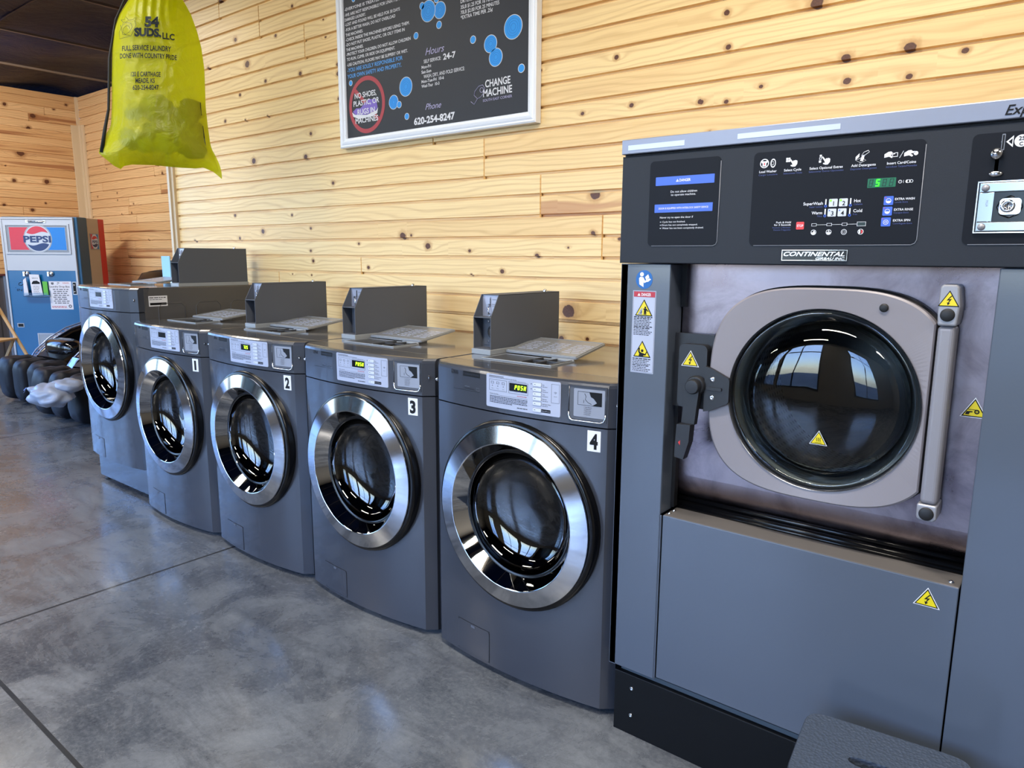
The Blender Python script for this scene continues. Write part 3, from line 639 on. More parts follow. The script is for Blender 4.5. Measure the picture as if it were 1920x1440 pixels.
    for a in (.5, .5+2*PI/3, .5+4*PI/3):
        b = MB(lambda u, v, w, a=a: (DU+math.cos(a)*(.21-w)-math.sin(a)*u, .02+v, DV+math.sin(a)*(.21-w)+math.cos(a)*u)); b.poly([(-.025, 0), (.025, 0), (.018, .28), (-.018, .28)], 0, .04, 'drum_plain'); b.to('drum_paddle', door, .006)
    # coin box on the top left
    return t, door
def coin_box(t, u0, y0):
    X = lambda u, y, z: (u0+u, y0+y, z); wd, dp, z0, z1, zs, ys = .078, .395, WH+.018, 1.167, 1.092, .042; th = .0025
    b = MB(X); b.box(-.003, -.006, WH, wd+.003, dp+.003, z0, 'flange'); box = b.to('coin_box', t, .0015)
    b = MB(); side = [(0, z0), (dp, z0), (dp, z1), (ys, z1), (0, zs)]
    for a in (0, wd-th): b.poly(side, a, a+th, 'coin_grey', m=lambda u, v, w: X(w, u, v))
    b.box(0, ys, z1-th, wd, dp, z1, 'coin_grey', m=X); b.box(0, dp-th, z0, wd, dp, z1, 'coin_grey', m=X); b.box(th, 0, zs-.002, wd-th, .05, zs+.001, 'coin_grey', m=X)
    b.box(th, .046, z0, wd-th, .049, zs, 'coin_grey', m=X); b.box(th, ys+.004, zs, wd-th, ys+.008, z1-th, 'coin_face', m=X)
    b.box(th, .0, z0, wd-th, .046, z0+.002, 'coin_grey', m=X); b.to('shell', box, .0006)
    b = MB(lambda u, v, w: X(u, ys+.004-w, v)); b.rr(.036, zs+.040, .040, zs+.066, 0, .002, 'chrome_small', .001, 2); b.rr(.037, zs+.043, .039, zs+.063, .002, .0024, 'ink', 0, 1)
    b.text('QUARTER', .046, zs+.056, .0035, 'ink', .0006, right=.064); b.text('Push', .046, zs+.040, .0035, 'ink', .0006, right=.058); b.text('to start', .046, zs+.034, .0035, 'ink', .0006, right=.060)
    b.tube([(.034, zs+.036, .006), (.036, zs+.020, .009), (.038, zs+.008, .010)], .0022, 'chrome_small', 8); b.disc(.033, zs+.038, .005, .001, .010, 'chrome_small', 12); b.disc(.038, zs+.006, .006, 0, .008, 'chrome_small', 12); b.to('coin_slot', box)
    b = MB(lambda u, v, w: X(u-.010, .046-w, v)); b.rr(.020, z0+.010, .073, zs-.008, 0, .002, 'coin_grey', .001, 2); b.lathe(.060, z0+.055, [(.017, .002), (.017, .008), (.012, .012), (.0001, .012)], 'chrome_small', 20); b.rr(.059, z0+.050, .061, z0+.060, .012, .0125, 'ink', 0, 1); b.ring(.060, z0+.055, .018, .023, .002, .004, 'rubber', 20)
    for v in (z0+.024, zs-.016): b.disc(.043, v, .004, .002, .006, 'chrome_small', 10)
    b.to('cash_lock', box)
    b = MB(lambda u, v, w: X(u, v, z1+w)); b.lathe(.052, dp-.055, [(.007, 0), (.007, .006), (.005, .009), (.0001, .009)], 'chrome_small', 14); b.to('top_lock', box)
def detergent(t):
    b = MB(lambda u, v, w: (u, v, WH+w)); b.frame(-.250, .108, .028, .236, .006, 0, .004, 'flange'); b.box(-.244, .114, 0, -.095, .230, .003, 'tray_dark')
    tr = b.to('detergent_drawer', t, .001)
    b = MB(lambda u, v, w: (u, v, WH+w)); b.box(-.095, .114, .0005, .022, .230, .001, 'gloss_black')
    for u in (-.095, -.040, .016): b.box(u, .114, .0005, u+.006, .230, .006, 'tray_dark')
    b.box(-.09, .170, .0005, .02, .175, .006, 'tray_dark'); b.to('compartment', tr, .001)
    # lid folded back, its far edge raised
    def lm(u, v, w):
        a = .10; return (u-.14*v, .243+v*math.cos(a)-w*math.sin(a), WH+.006+v*math.sin(a)+w*math.cos(a))
    b = MB(lm); b.rr(-.262, 0, .030, .232, 0, .007, 'lid_grey', .012, 6); lid = b.to('lid', tr, .002)
    b = MB(lm); b.frame(-.256, .006, .024, .226, .004, .007, .009, 'flange')
    b.grid(12, 8, lambda s, q: (-.250+.268*s, .012+.208*q, .0078-.004*math.sin(PI*s)*math.sin(PI*q)*0+.0002), 'lid_grey')
    for k in range(6):
        for j in range(3): b.bars(-.235+.09*j, -.165+.09*j, .05+k*.022, .006, 'label_silver', .0086, k*3+j)
    b.to('inner_lid_face', lid)
    b = MB(); b.tube([(-.06, .236, WH+.004), (.024, .236, WH+.004)], .004, 'flange', 8); b.to('hinge', tr)
def digits(t, body, dim=False):
    b = MB(FM); h = .0125; 
    for k, ch in enumerate(body): seg7(b, ch, .0215+.0108*k, .921, h, 'led', .0034, sl=.15)
    d = [c_ for c_ in t.children if c_.name.startswith('control_overlay')][0]; dd = [c_ for c_ in d.children if c_.name.startswith('display')][0]
    b.to('digits', dd)
def sticker(t, body):
    b = MB(FM); b.rr(.256, .777, .294, .8345, 0, .0008, 'label_white', .001, 3)
    V, F, w_ = text_mesh(body, .045); k = .041/.73; kx = .023/w_ if body != '1' else .013/w_
    u = .275-w_*kx/2; b.add([(u+x*kx, .7855+y*k, .0014) for x, y in V], F, 'ink'); b.to('number_sticker', t, label='white sticker with a black %s' % body)
t4, door = make_machine(); detergent(t4); coin_box(t4, -.354, .185)
mach = [t4]+[copy_tree(t4) for _ in range(4)]
info = [('4', 'PUSH', 'dark grey front-load washer marked 4, right beside the big steel-doored washer'), ('3', 'PUSH', 'dark grey front-load washer with number sticker three, its display reading PUSH'), ('2', '725', 'dark grey front-load washer with number sticker two, in the middle of the row'), ('1', None, 'dark grey front-load washer with number sticker one, no coin box on its top'), (None, None, 'taller unnumbered front-load machine raised on a grey pedestal at the far end')]
for k, t in enumerate(mach):
    t.location = (-.35-.70*k, 0, 0); t['label'] = info[k][2]; t['group'] = 'row of front-load laundry machines'
    if info[k][0]: sticker(t, info[k][0])
    if info[k][1]: digits(t, info[k][1])
t0 = mach[4]; t0.location = (-3.146, .018, .160)
for ch in list(mach[3].children):
    if ch.name.startswith('coin_box'):
        for g in list(ch.children): bpy.data.objects.remove(g)
        bpy.data.objects.remove(ch)
for ch in list(t0.children):
    if ch.name.startswith(('card_pocket', 'coin_box', 'side_pressing')) :
        if ch.name.startswith('side_pressing'): continue
        for g in list(ch.children): bpy.data.objects.remove(g)
        bpy.data.objects.remove(ch)
coin_box(t0, .262, .220)
b = MB(); b.box(-.344, .012, -.138, .344, .66, .021, 'grey_paint'); b.to('pedestal', t0, .004)
for u in (-.30, .30):
    for y in (.04, .60):
        b = MB(lambda a, c_, w, u=u, y=y: (u+a, y+c_, -.160+w)); b.lathe(0, 0, [(.0001, 0), (.022, 0), (.022, .010), (.009, .012), (.009, .022)], 'rubber', 14); b.to('foot', t0)
b = MB(lambda u, v, w: (.3445+w, u, v)); b.rr(.052, .872, .148, .925, 0, .0006, 'label_white', 0, 3); b.bars(.056, .14, .914, .004, 'ink', .0009, 2); b.bars(.056, .12, .905, .003, 'ink_mid', .0009, 5); b.rr(.058, .878, .142, .890, .0006, .0009, 'ink', 0, 12); b.to('rating_label', t0, label='white rating label on the side')
for t in mach[:4]:
    for u in (-.30, .30):
        for y in (.04, .60):
            b = MB(lambda a, c_, w, u=u, y=y: (u+a, y+c_, w)); b.lathe(0, 0, [(.0001, 0), (.020, 0), (.020, .012), (.008, .014), (.008, .024)], 'rubber', 12); b.to('foot', t)

CU, CV = .488, .989
# ---------------------------------------------------------------- the big steel-doored washer (front plane local y = 0)
OY = -.05
big = empty('commercial_washer', 'large blue-grey washer-extractor with black control console and steel round door, right of number 4', 'washing machine', (0, OY, 0))
G = lambda u, v, w: (u, -w, v)                         # a face of the front, w outwards
LZ = lambda y: y-OY
b = MB(); b.box(.002, .0, .196, .020, .66, 1.279, 'body_blue_grey'); b.box(.02, .50, .196, .91, .66, 1.279, 'body_blue_grey'); b.box(.910, 0, .196, .930, .66, 1.279, 'body_blue_grey'); b.box(.02, .02, .19, .91, .3, .205, 'base_black'); b.to('cabinet', big)
b = MB(); b.box(.001, 0, .196, .136, .004, 1.279, 'body_blue_grey'); b.box(.136, 0, .196, .1405, .004, .652, 'body_blue_grey')
b.box(.132, .004, .652, .136, .070, 1.279, 'body_blue_grey'); b.to('left_column', big, .0022)
b = MB(); b.box(.1435, 0, .204, .7885, .004, .653, 'body_blue_grey'); b.box(.1435, .004, .649, .7885, .086, .653, 'ledge_grey'); lowp = b.to('lower_panel', big, .002)
b = MB(); b.box(.7915, -.001, .196, .930, .004, 1.279, 'body_blue_grey'); b.box(.7915, .004, .653, .7955, .080, 1.279, 'body_blue_grey'); b.to('right_column', big, .002)
b = MB(); b.box(.018, .006, 0, .912, .6, .178, 'base_black'); bs = b.to('base', big, .002)
b = MB(); b.box(.03, .02, .178, .90, .55, .197, 'kick_grey'); b.to('base_rail', big)
for x, z in ((.072, .140), (.072, .060)):
    b = MB(lambda u, v, w, x=x, z=z: (x+u, .006-w, z+v)); b.lathe(0, 0, [(.0001, .002), (.003, .002), (.003, .004), (.005, .003), (.005, 0)], 'chrome_small', 12); b.to('bolt', bs)
# steel back panel of the recess, curved in at the bottom, and the black gasket
b = MB(); pr = [(.075, .745), (.078, .715), (.087, .697), (.100, .682), (.112, .672)]
b.add([(x, y, z) for x in (.136, .7915) for y, z in pr], [(i, i+1, i+1+len(pr), i+len(pr)) for i in range(len(pr)-1)], 'steel', True)
fan_plate(b, .136, .745, .7915, 1.279, CU, CV, .216, 'steel', 3); b_ = b.v; b.v = [(p[0], .075, p[1]) if abs(p[2]) < 1e-9 else p for p in b_]; steel = b.to('steel_panel', big)
b = MB(); 
for y, z, r in ((.088, .662, .010), (.096, .676, .008), (.080, .656, .006)): b.tube([(.138, y, z), (.790, y, z)], r, 'gloss_black', 8)
b.box(.138, .085, .650, .790, .13, .668, 'rubber'); b.to('gasket', big)
for x, y in ((.152, .020), (.152, .046), (.772, .022)):
    b = MB(lambda u, v, w, x=x, y=y: (x+u, y+v, .653+w)); b.lathe(0, 0, [(.005, 0), (.005, .002), (.003, .004), (.0001, .004)], 'chrome_small', 12); b.to('screw', big)
# dark channel in the recess beside the left jamb
b = MB(); b.box(.137, .060, 1.175, .150, .074, 1.279, 'rubber'); b.to('jamb_seal', big); b = MB(); b.box(.137, .055, .66, .146, .074, .93, 'rubber'); b.to('jamb_seal', big)
# console
b = MB(G); b.rr(0, 1.2805, .930, 1.534, -.004, .006, 'console_black', 0, 2); con = b.to('console', big, .002)
b = MB(); b.box(0, .005, 1.281, .930, .62, 1.566, 'console_black'); b.to('console_housing', con)
b = MB(G); b.rr(.0, 1.5385, .930, 1.5725, -.06, .012, 'cap_silver', 0, 2); cap = b.to('top_cap', big, .002)
b = MB(G); b.rr(.017, 1.547, .163, 1.5585, .012, .0128, 'strip_silver', 0, 2); b.to('reflective_strip', cap); b = MB(G); b.rr(.287, 1.549, .498, 1.560, .012, .0128, 'strip_silver', 0, 2); b.to('reflective_strip', cap)
b = MB(G); b.text('Express', .7715, 1.5455, .0175, 'ink', .0130, shear=.3, bold=.012); b.to('lettering', cap)
w = .006
def ov(u0, u1, name, par=con):
    b = MB(G); b.rr(u0, 1.3215, u1, 1.5175, w, w+.0012, 'overlay_black', .010, 4); b.tube([(u0+.01, 1.3215, w+.001), (u1-.01, 1.3215, w+.001), (u1-.003, 1.3245, w+.001), (u1, 1.3315, w+.001), (u1, 1.5075, w+.001)], .0009, 'console_edge', 5); return b.to(name, par)
o1 = ov(.0755, .2505, 'warning_overlay'); o2 = ov(.3245, .6525, 'control_overlay'); o3 = ov(.7265, .880, 'coin_overlay')
b = MB(G); q = w+.0018; UW = 'ui_white'
b.rr(.0915, 1.461, .2370, 1.4805, w+.0012, q, 'ui_blue', .001, 2); b.rr(.0910, 1.399, .2360, 1.4180, w+.0012, q, 'ui_blue', .001, 2)
b.text('DANGER', .1520, 1.468, .0062, UW, q+.0004, right=.180, bold=.02); b.poly([(.1435, 1.468), (.1505, 1.468), (.147, 1.4740)], q, q+.0004, UW); b.rr(.1466, 1.4692, .1474, 1.4722, q, q+.0008, 'ui_blue', 0, 1)
for tx, l, r, v, h in (('Do not allow children', .131, .197, 1.4435, .0050), ('to operate machine.', .132, .194, 1.4365, .0050), ('Never try to open the door if', .106, .190, 1.3855, .0046), ('Cycle has not finished.', .113, .171, 1.3755, .0040), ('Drum has not completely stopped.', .112, .202, 1.3682, .0040), ('Water has not been completely drained.', .113, .217, 1.3610, .0040)):
    b.text(tx, l, v, h, UW, q, right=r)
b.text('DOOR IS EQUIPPED WITH INTERLOCK SAFETY DEVICE', .102, 1.4065, .0042, UW, q+.0004, right=.226, bold=.01)
for v in (1.377, 1.3697, 1.3625): b.rr(.1065, v-.0005, .1098, v+.0008, w+.0012, q, UW, 0, 1)
b.to('printing', o1)
b = MB(G); P0 = w+.0012
def hand(b, u, v, s, mt=UW, flip=1):                   # pointing hand with folded fingers
    pts = [(-1.0, .9), (-.75, 1.0), (-.1, .25), (.1, .55), (.35, .45), (.5, .6), (.75, .45), (.85, .5), (1.0, .2), (.95, -.4), (.5, -.95), (-.1, -.95), (-.6, -.75), (-.55, -.5), (-.15, -.5), (-.3, -.1)]
    b.poly([(u+a*s*flip, v+c*s) for a, c in pts], P0, q, mt)
b.ring(.348, 1.494, .0078, .0095, P0, q, UW, 24); b.poly([(.341, 1.498), (.344, 1.4995), (.3465, 1.4985), (.3495, 1.4985), (.352, 1.4995), (.355, 1.498), (.3535, 1.4945), (.352, 1.495), (.352, 1.488), (.344, 1.488), (.344, 1.495), (.3425, 1.4945)], P0, q, UW); b.rr(.3470, 1.4905, .3492, 1.4955, q, q+.0004, 'ui_red', 0, 1)
b.ring(.3665, 1.4935, .0068, .0092, P0, q, UW, 24, k=1.0, m=lambda u, v, w_: G(.3665+(u-.3665)*.62, v, w_)); b.ring(.3655, 1.4935, .0035, .0042, P0, q, UW, 16, m=lambda u, v, w_: G(.3655+(u-.3655)*.62, v, w_))
for du, dv in ((0, 0), (.0046, 0), (0, .0046), (.0046, .0046)): b.rr(.3935+du, 1.4935+dv, .3975+du, 1.4975+dv, P0, q, UW, .0005, 1)
hand(b, .4085, 1.4915, .0085); b.rr(.4610, 1.4990, .4650, 1.5030, P0, q, UW, .0005, 1); b.frame(.4605, 1.4935, .4650, 1.498, .0008, P0, q, UW); b.rr(.4600, 1.4875, .4645, 1.492, P0, q, UW, .0005, 1); hand(b, .4735, 1.4910, .0085)
b.poly([(.530, 1.4935), (.5365, 1.500), (.5365, 1.4935), (.530, 1.487)], P0, q, UW); b.tube([(.5305, 1.487, q), (.540, 1.4815, q), (.5495, 1.486, q), (.541, 1.4915, q)], .0005, UW, 4, closed=True); b.poly([(.5385, 1.4855), (.5415, 1.496), (.5465, 1.4965), (.5440, 1.4845)], P0, q, UW)
b.tube([(.5405, 1.4955, q), (.5445, 1.5015, q), (.5525, 1.5045, q), (.5545, 1.5015, q), (.5470, 1.4960, q)], .0006, UW, 4, closed=True)
for cx in (.5945, .6290):
    b.poly([(cx-.0125, 1.4880), (cx-.0125, 1.4945), (cx-.006, 1.4985), (cx-.001, 1.4990), (cx+.002, 1.4965), (cx+.006, 1.4965), (cx+.006, 1.4935), (cx-.002, 1.4925), (cx+.003, 1.4890), (cx+.001, 1.4865), (cx-.004, 1.4895)], P0, q, UW)
b.frame(.596, 1.4885, .6055, 1.4965, .0010, P0, q, UW); b.disc(.6365, 1.4925, .0038, P0, q, UW, 16); b.poly([(.6085, 1.486), (.6093, 1.486), (.6155, 1.4985), (.6147, 1.4985)], P0, q, UW)
for tx, sp, l, r in (('Load Washer', 'Cargar Lavadora', .338, .375), ('Select Cycle', 'Seleccionar Ciclo', .3905, .426), ('Select Optional Extras', 'Seleccionar Extras Opcionales', .4425, .507), ('Add Detergents', 'Depositar Detergentes', .523, .568), ('Insert Card/Coins', 'Introducir Tarjeta/Monedas', .588, .638)):
    b.text(tx, l, 1.4748, .0050, UW, q, right=r, bold=.01); b.text(sp, l-.001, 1.4688, .0036, 'ui_dimblue', q, right=r+.002)
b.rr(.556, 1.4325, .6065, 1.4500, P0, q-.0002, 'led_dim', .001, 2)
for k in (0, 2, 3): seg7(b, '8', .558+.0122*k, 1.4345, .0135, 'led_off', q+.0002, t=.0012)
seg7(b, '5', .5705, 1.4345, .0135, 'led_green', q+.0010, t=.0020)
b.ring(.6140, 1.4415, .0024, .0032, P0, q, UW, 16); b.rr(.6136, 1.4415, .6142, 1.4435, P0, q, UW, 0, 1); b.rr(.6195, 1.4388, .6200, 1.4442, P0, q, UW, 0, 1); b.disc(.6265, 1.4415, .0032, P0, q, UW, 14); b.rr(.6265, 1.4385, .632, 1.4445, P0, q, UW, .003, 2); b.ring(.6335, 1.4415, .0022, .0030, q, q+.0003, UW, 14); b.ring(.6285, 1.4415, .0012, .0017, q, q+.0003, 'overlay_black', 10)
for tx, sp, l, r, v in (('SuperWash', 'Super Lavado', .4355, .4745, 1.4035), ('Warm', 'Tibio', .4535, .4745, 1.3845)): b.text(tx, l, v, .0062, UW, q, right=r, bold=.012); b.text(sp, r, v-.0055, .0036, 'ui_dimblue', q, align='R')
for tx, sp, l, r, v in (('Hot', 'Caliente', .534, .5465, 1.4060), ('Cold', 'Frio', .534, .5505, 1.3865)): b.text(tx, l, v, .0062, UW, q, right=r, bold=.012); b.text(sp, l, v-.0055, .0036, 'ui_dimblue', q)
for u, v in ((.480, 1.4060), (.480, 1.3865), (.5275, 1.4060), (.5275, 1.3865)): b.rr(u-.0012, v-.003, u+.0012, v+.0085, P0, q, UW, .001, 1); b.ring(u, v-.0055, .0014, .0027, P0, q, 'ui_blue', 14)
b.rr(.4240, 1.3545, .4400, 1.3700, P0, q+.0004, 'ui_red', .0018, 3)
b.text('Push & Hold', .3815, 1.3680, .0040, UW, q, right=.4125, bold=.01); b.text('for 3 Seconds', .3775, 1.3628, .0040, UW, q, right=.4125, bold=.01); b.text('Presionar y Mantener', .4125, 1.3575, .0032, 'ui_dimblue', q, align='R'); b.text('Durante 3 Segundos', .4125, 1.3528, .0032, 'ui_dimblue', q, align='R')
for u in (.460, .490, .5195): b.frame(u-.005, 1.3605, u+.005, 1.3660, .0006, P0, q, UW)
b.frame(.5430, 1.3590, .5595, 1.3675, .0006, P0, q, UW); b.rr(.5438, 1.3598, .5587, 1.3667, P0, q-.0002, 'led_dimmer', 0, 1)
for a, c_ in ((.465, .485), (.495, .5145), (.5245, .543)): b.rr(a, 1.3629, c_, 1.3635, P0, q, UW, 0, 1)
for k, u in enumerate((.460, .490, .5195, .551)):
    b.ring(u, 1.348, .0046, .0055, P0, q, UW, 20)
    if k < 2: b.poly([(u+.005*math.cos(t), 1.348+.005*math.sin(t)) for t in [PI+PI*i/10 for i in range(11)]], P0, q, UW)
    if k == 0: b.disc(u+.001, 1.3495, .002, P0, q, UW, 10)
    if k == 1: b.poly([(u-.002, 1.349), (u+.002, 1.349), (u, 1.3525)], P0, q, UW)
    if k == 2: b.ring(u, 1.348, .0022, .0028, P0, q, UW, 16)
    if k == 3: b.rr(u-.0035, 1.3445, u-.0005, 1.3515, P0, q, UW, .0012, 1); b.rr(u+.0010, 1.3445, u+.0035, 1.3515, P0, q, 'ui_red', .0012, 1)
for u, v, tx, sp, r in ((.5970, 1.4065, 'EXTRA WASH', 'Lavado Extra', .642), (.5965, 1.3865, 'EXTRA RINSE', 'Enjuague Extra', .641), (.5955, 1.3660, 'EXTRA SPIN', 'Centrifugado Extra', .638)):
    b.text(tx, .608, v+.0005, .0044, UW, q, right=r, bold=.012); b.text(sp, .608, v-.0048, .0032, 'ui_dimblue', q)
b.to('printing', o2)
for k, (u, v) in enumerate(((.4945, 1.4065), (.5140, 1.4065), (.4935, 1.3870), (.5130, 1.3870))):
    b = MB(G); b.rr(u-.0082, v-.0078, u+.0082, v+.0078, P0, q+.0005, 'ui_key', .0018, 3); b.text('1234'[k], u+.001, v-.0055, .0088, 'ink', q+.0009, align='C', bold=.015)
    b.disc(u-.005, v+.0045, .0022 if k < 2 else .0012, q+.0005, q+.0011, 'ui_green' if k < 2 else 'ui_blue', 12); b.to('cycle_key', o2)
for k, (u, v) in enumerate(((.5970, 1.4065), (.5965, 1.3865), (.5955, 1.3660))):
    b = MB(G); b.rr(u-.0085, v-.0085, u+.0085, v+.0085, P0, q+.0005, 'ui_blue', .0018, 3); b.ring(u, v-.0005, .0040, .0048, q+.0005, q+.0010, UW, 18)
    if k == 2: b.ring(u, v-.0005, .0016, .0023, q+.0005, q+.0010, UW, 14)
    else: b.poly([(u+.0042*math.cos(t), v-.0005+.0042*math.sin(t)) for t in [PI+PI*i/10 for i in range(11)]], q+.0005, q+.0010, UW)
    b.disc(u-.0055, v+.006, .001, q+.0005, q+.001, 'ui_red', 8); b.to('extra_key', o2)
b = MB(G); b.text('STOP', .4255, 1.3597, .0050, UW, q+.0008, right=.4387, bold=.015); b.to('stop_lettering', o2)
b = MB(G); b.rr(.3990, 1.2905, .5295, 1.3115, w, w+.003, 'gloss_black', .001, 3); b.frame(.3985, 1.2900, .5300, 1.3120, .0009, w, w+.0034, 'chrome_small')
b.text('CONTINENTAL', .4025, 1.2995, .0092, 'chrome_letter', w+.0042, right=.5255, shear=.35, bold=.02); b.text('GIRBAU INC.', .4690, 1.2920, .0052, 'chrome_letter', w+.0042, right=.5260, shear=.35, bold=.02); b.to('name_plate', con)
# coin mechanism
b = MB(G); b.ring(.7735, 1.501, .0001, .0034, P0, q, 'console_edge', 4); b.rr(.7712, 1.4865, .7762, 1.5145, P0, q+.0006, 'console_edge', .001, 2); b.rr(.7724, 1.4885, .7750, 1.5125, q+.0006, q+.0010, 'ink', 0, 1)
b.poly([(.7780, 1.5005), (.7885, 1.5105), (.7885, 1.4905)], P0, q, UW); b.poly([(.7815, 1.5005), (.7870, 1.5055), (.7870, 1.4955)], q, q+.0003, 'overlay_black'); b.disc(.8005, 1.5005, .0105, P0, q, UW, 28); b.text('25', .8005, 1.5015, .0068, 'ink', q+.0004, align='C', bold=.02); b.text('C', .8005, 1.4925, .0062, 'ink', q+.0004, align='C', bold=.02); b.to('printing', o3)
b = MB(G); b.lathe(.7665, 1.4800, [(.0065, P0), (.0065, .010), (.0098, .012), (.0100, .017), (.0070, .021), (.0001, .022)], 'chrome_small', 24); b.to('reject_button', o3)
b = MB(G); b.rr(.7645, 1.4470, .7705, 1.4735, P0, .003, 'console_edge', .001, 2); b.rr(.7660, 1.4480, .7700, 1.4725, .003, .0035, 'gloss_black', 0, 1); b.lathe(.7680, 1.4460, [(.0112, P0), (.0112, .012), (.0085, .015), (.0001, .015)], 'chrome_small', 24, k=.45); b.to('coin_return', o3)
b = MB(G); b.rr(.7435, 1.3425, .870, 1.4330, P0, .010, 'gloss_black', .001, 3); b.frame(.7430, 1.3420, .8705, 1.4335, .0018, P0, .0122, 'chrome_small'); cb = b.to('coin_door', o3)
b = MB(G); fan_plate_w = .0145
b.frame(.7475, 1.3450, .867, 1.4305, .0165, .010, .0145, 'steel_bright'); b.rr(.7640, 1.3615, .770, 1.414, .010, .0145, 'steel_bright', 0, 2); b.to('door_plate', cb, .002)
b = MB(G); b.lathe(.7950, 1.3875, [(.020, .0150), (.018, .0105), (.017, .0102)], 'steel_bright', 8, smooth=False); b.rr(.780, 1.374, .812, 1.402, .0102, .016, 'chrome_small', .006, 4); b.lathe(.7925, 1.3885, [(.0115, .016), (.0115, .0195), (.0090, .021), (.0062, .0205), (.0062, .018), (.0001, .018)], 'chrome_small', 24); b.rr(.7918, 1.3845, .7932, 1.3925, .018, .0185, 'ink', 0, 1); b.text('MGR', .7585, 1.394, .004, 'console_edge', .0149, align='C', m=lambda u, v, w_: G(.7585+(v-1.394), 1.394-(u-.7585), w_)); b.to('lock', cb)
for v in (1.4215, 1.3530):
    b = MB(G); b.lathe(.7560, v, [(.0065, .0145), (.0062, .0165), (.0045, .0185), (.0001, .0193)], 'hinge_grey', 18); b.to('rivet', cb)
# door: plane 2 cm behind the front
DY = -.020
D = lambda u, v, w_: (u, .020-w_, v)
CU, CV = .488, .989
def outline(sc, n=160, cut=.697):
    P = []
    for i in range(n):
        t = 2*PI*i/n; c, s = math.cos(t), math.sin(t); e = 2/3.1
        x = CU-.002+.247*sc*math.copysign(abs(c)**e, c); y = .9985+.2345*sc*math.copysign(abs(s)**e, s); P.append((min(x, cut), y))
    return P
def annular(b, out, cu, cv, R, w0, w1, mt):            # plate with an outline and a round hole
    n = len(out); V = []
    for x, y in out:
        a = math.atan2(y-cv, x-cu); V += [(x, y, w1), (cu+R*math.cos(a), cv+R*math.sin(a), w1), (x, y, w0), (cu+R*math.cos(a), cv+R*math.sin(a), w0), (cu+(x-cu)*.985, cv+(y-cv)*.985, w1+.003)]
    F = []
    for i in range(n):
        a = 5*i; c_ = 5*((i+1) % n); F += [(a, c_, c_+4, a+4), (a+4, c_+4, c_+1, a+1), (a, a+2, c_+2, c_), (a+2, a+3, c_+3, c_+2)]
    b.add(V, F, mt, False)
b = MB(D); annular(b, outline(1.0), CU, CV, .200, -.022, .0, 'door_taupe'); bd = b.to('door', big)
b = MB(D); annular(b, outline(1.015, cut=.70), CU+.004, CV, .21, -.052, -.026, 'rubber'); b.to('door_back', bd)
b = MB(D); b.lathe(CU, CV, [(.2005, .0032), (.1985, .0015), (.1955, -.010), (.1945, -.022)], 'ring_dark', 96); b.to('inner_rim', bd)
b = MB(D); b.lathe(CU, CV, [(.1945, -.006), (.190, .000), (.186, -.004), (.182, -.014), (.176, -.020), (.172, -.028), (.168, -.032)], 'ring_glass', 96); b.to('glass_rim', bd)
b = MB(D); b.lathe(CU, CV, [(.198, -.030), (.186, -.036), (.180, -.046), (.172, -.048), (.170, -.060), (.176, -.075)], 'steel_dark', 96); b.to('drum_lip', bd)
b = MB(D); b.lathe(CU, CV, [(.169, -.030), (.160, -.019), (.145, -.010), (.12, -.0035), (.08, .0015), (.04, .0035), (.0005, .004)], 'door_glass', 96); dg = b.to('door_glass', bd)
drum_parts(bd, CU, CV, .215, .085, .34, 'drum_light', 0)
b = MB(D); b.lathe(.602, 1.197, [(.0085, .003), (.0085, .005), (.006, .0065), (.0001, .0065)], 'rubber', 24); b.to('plug', bd)
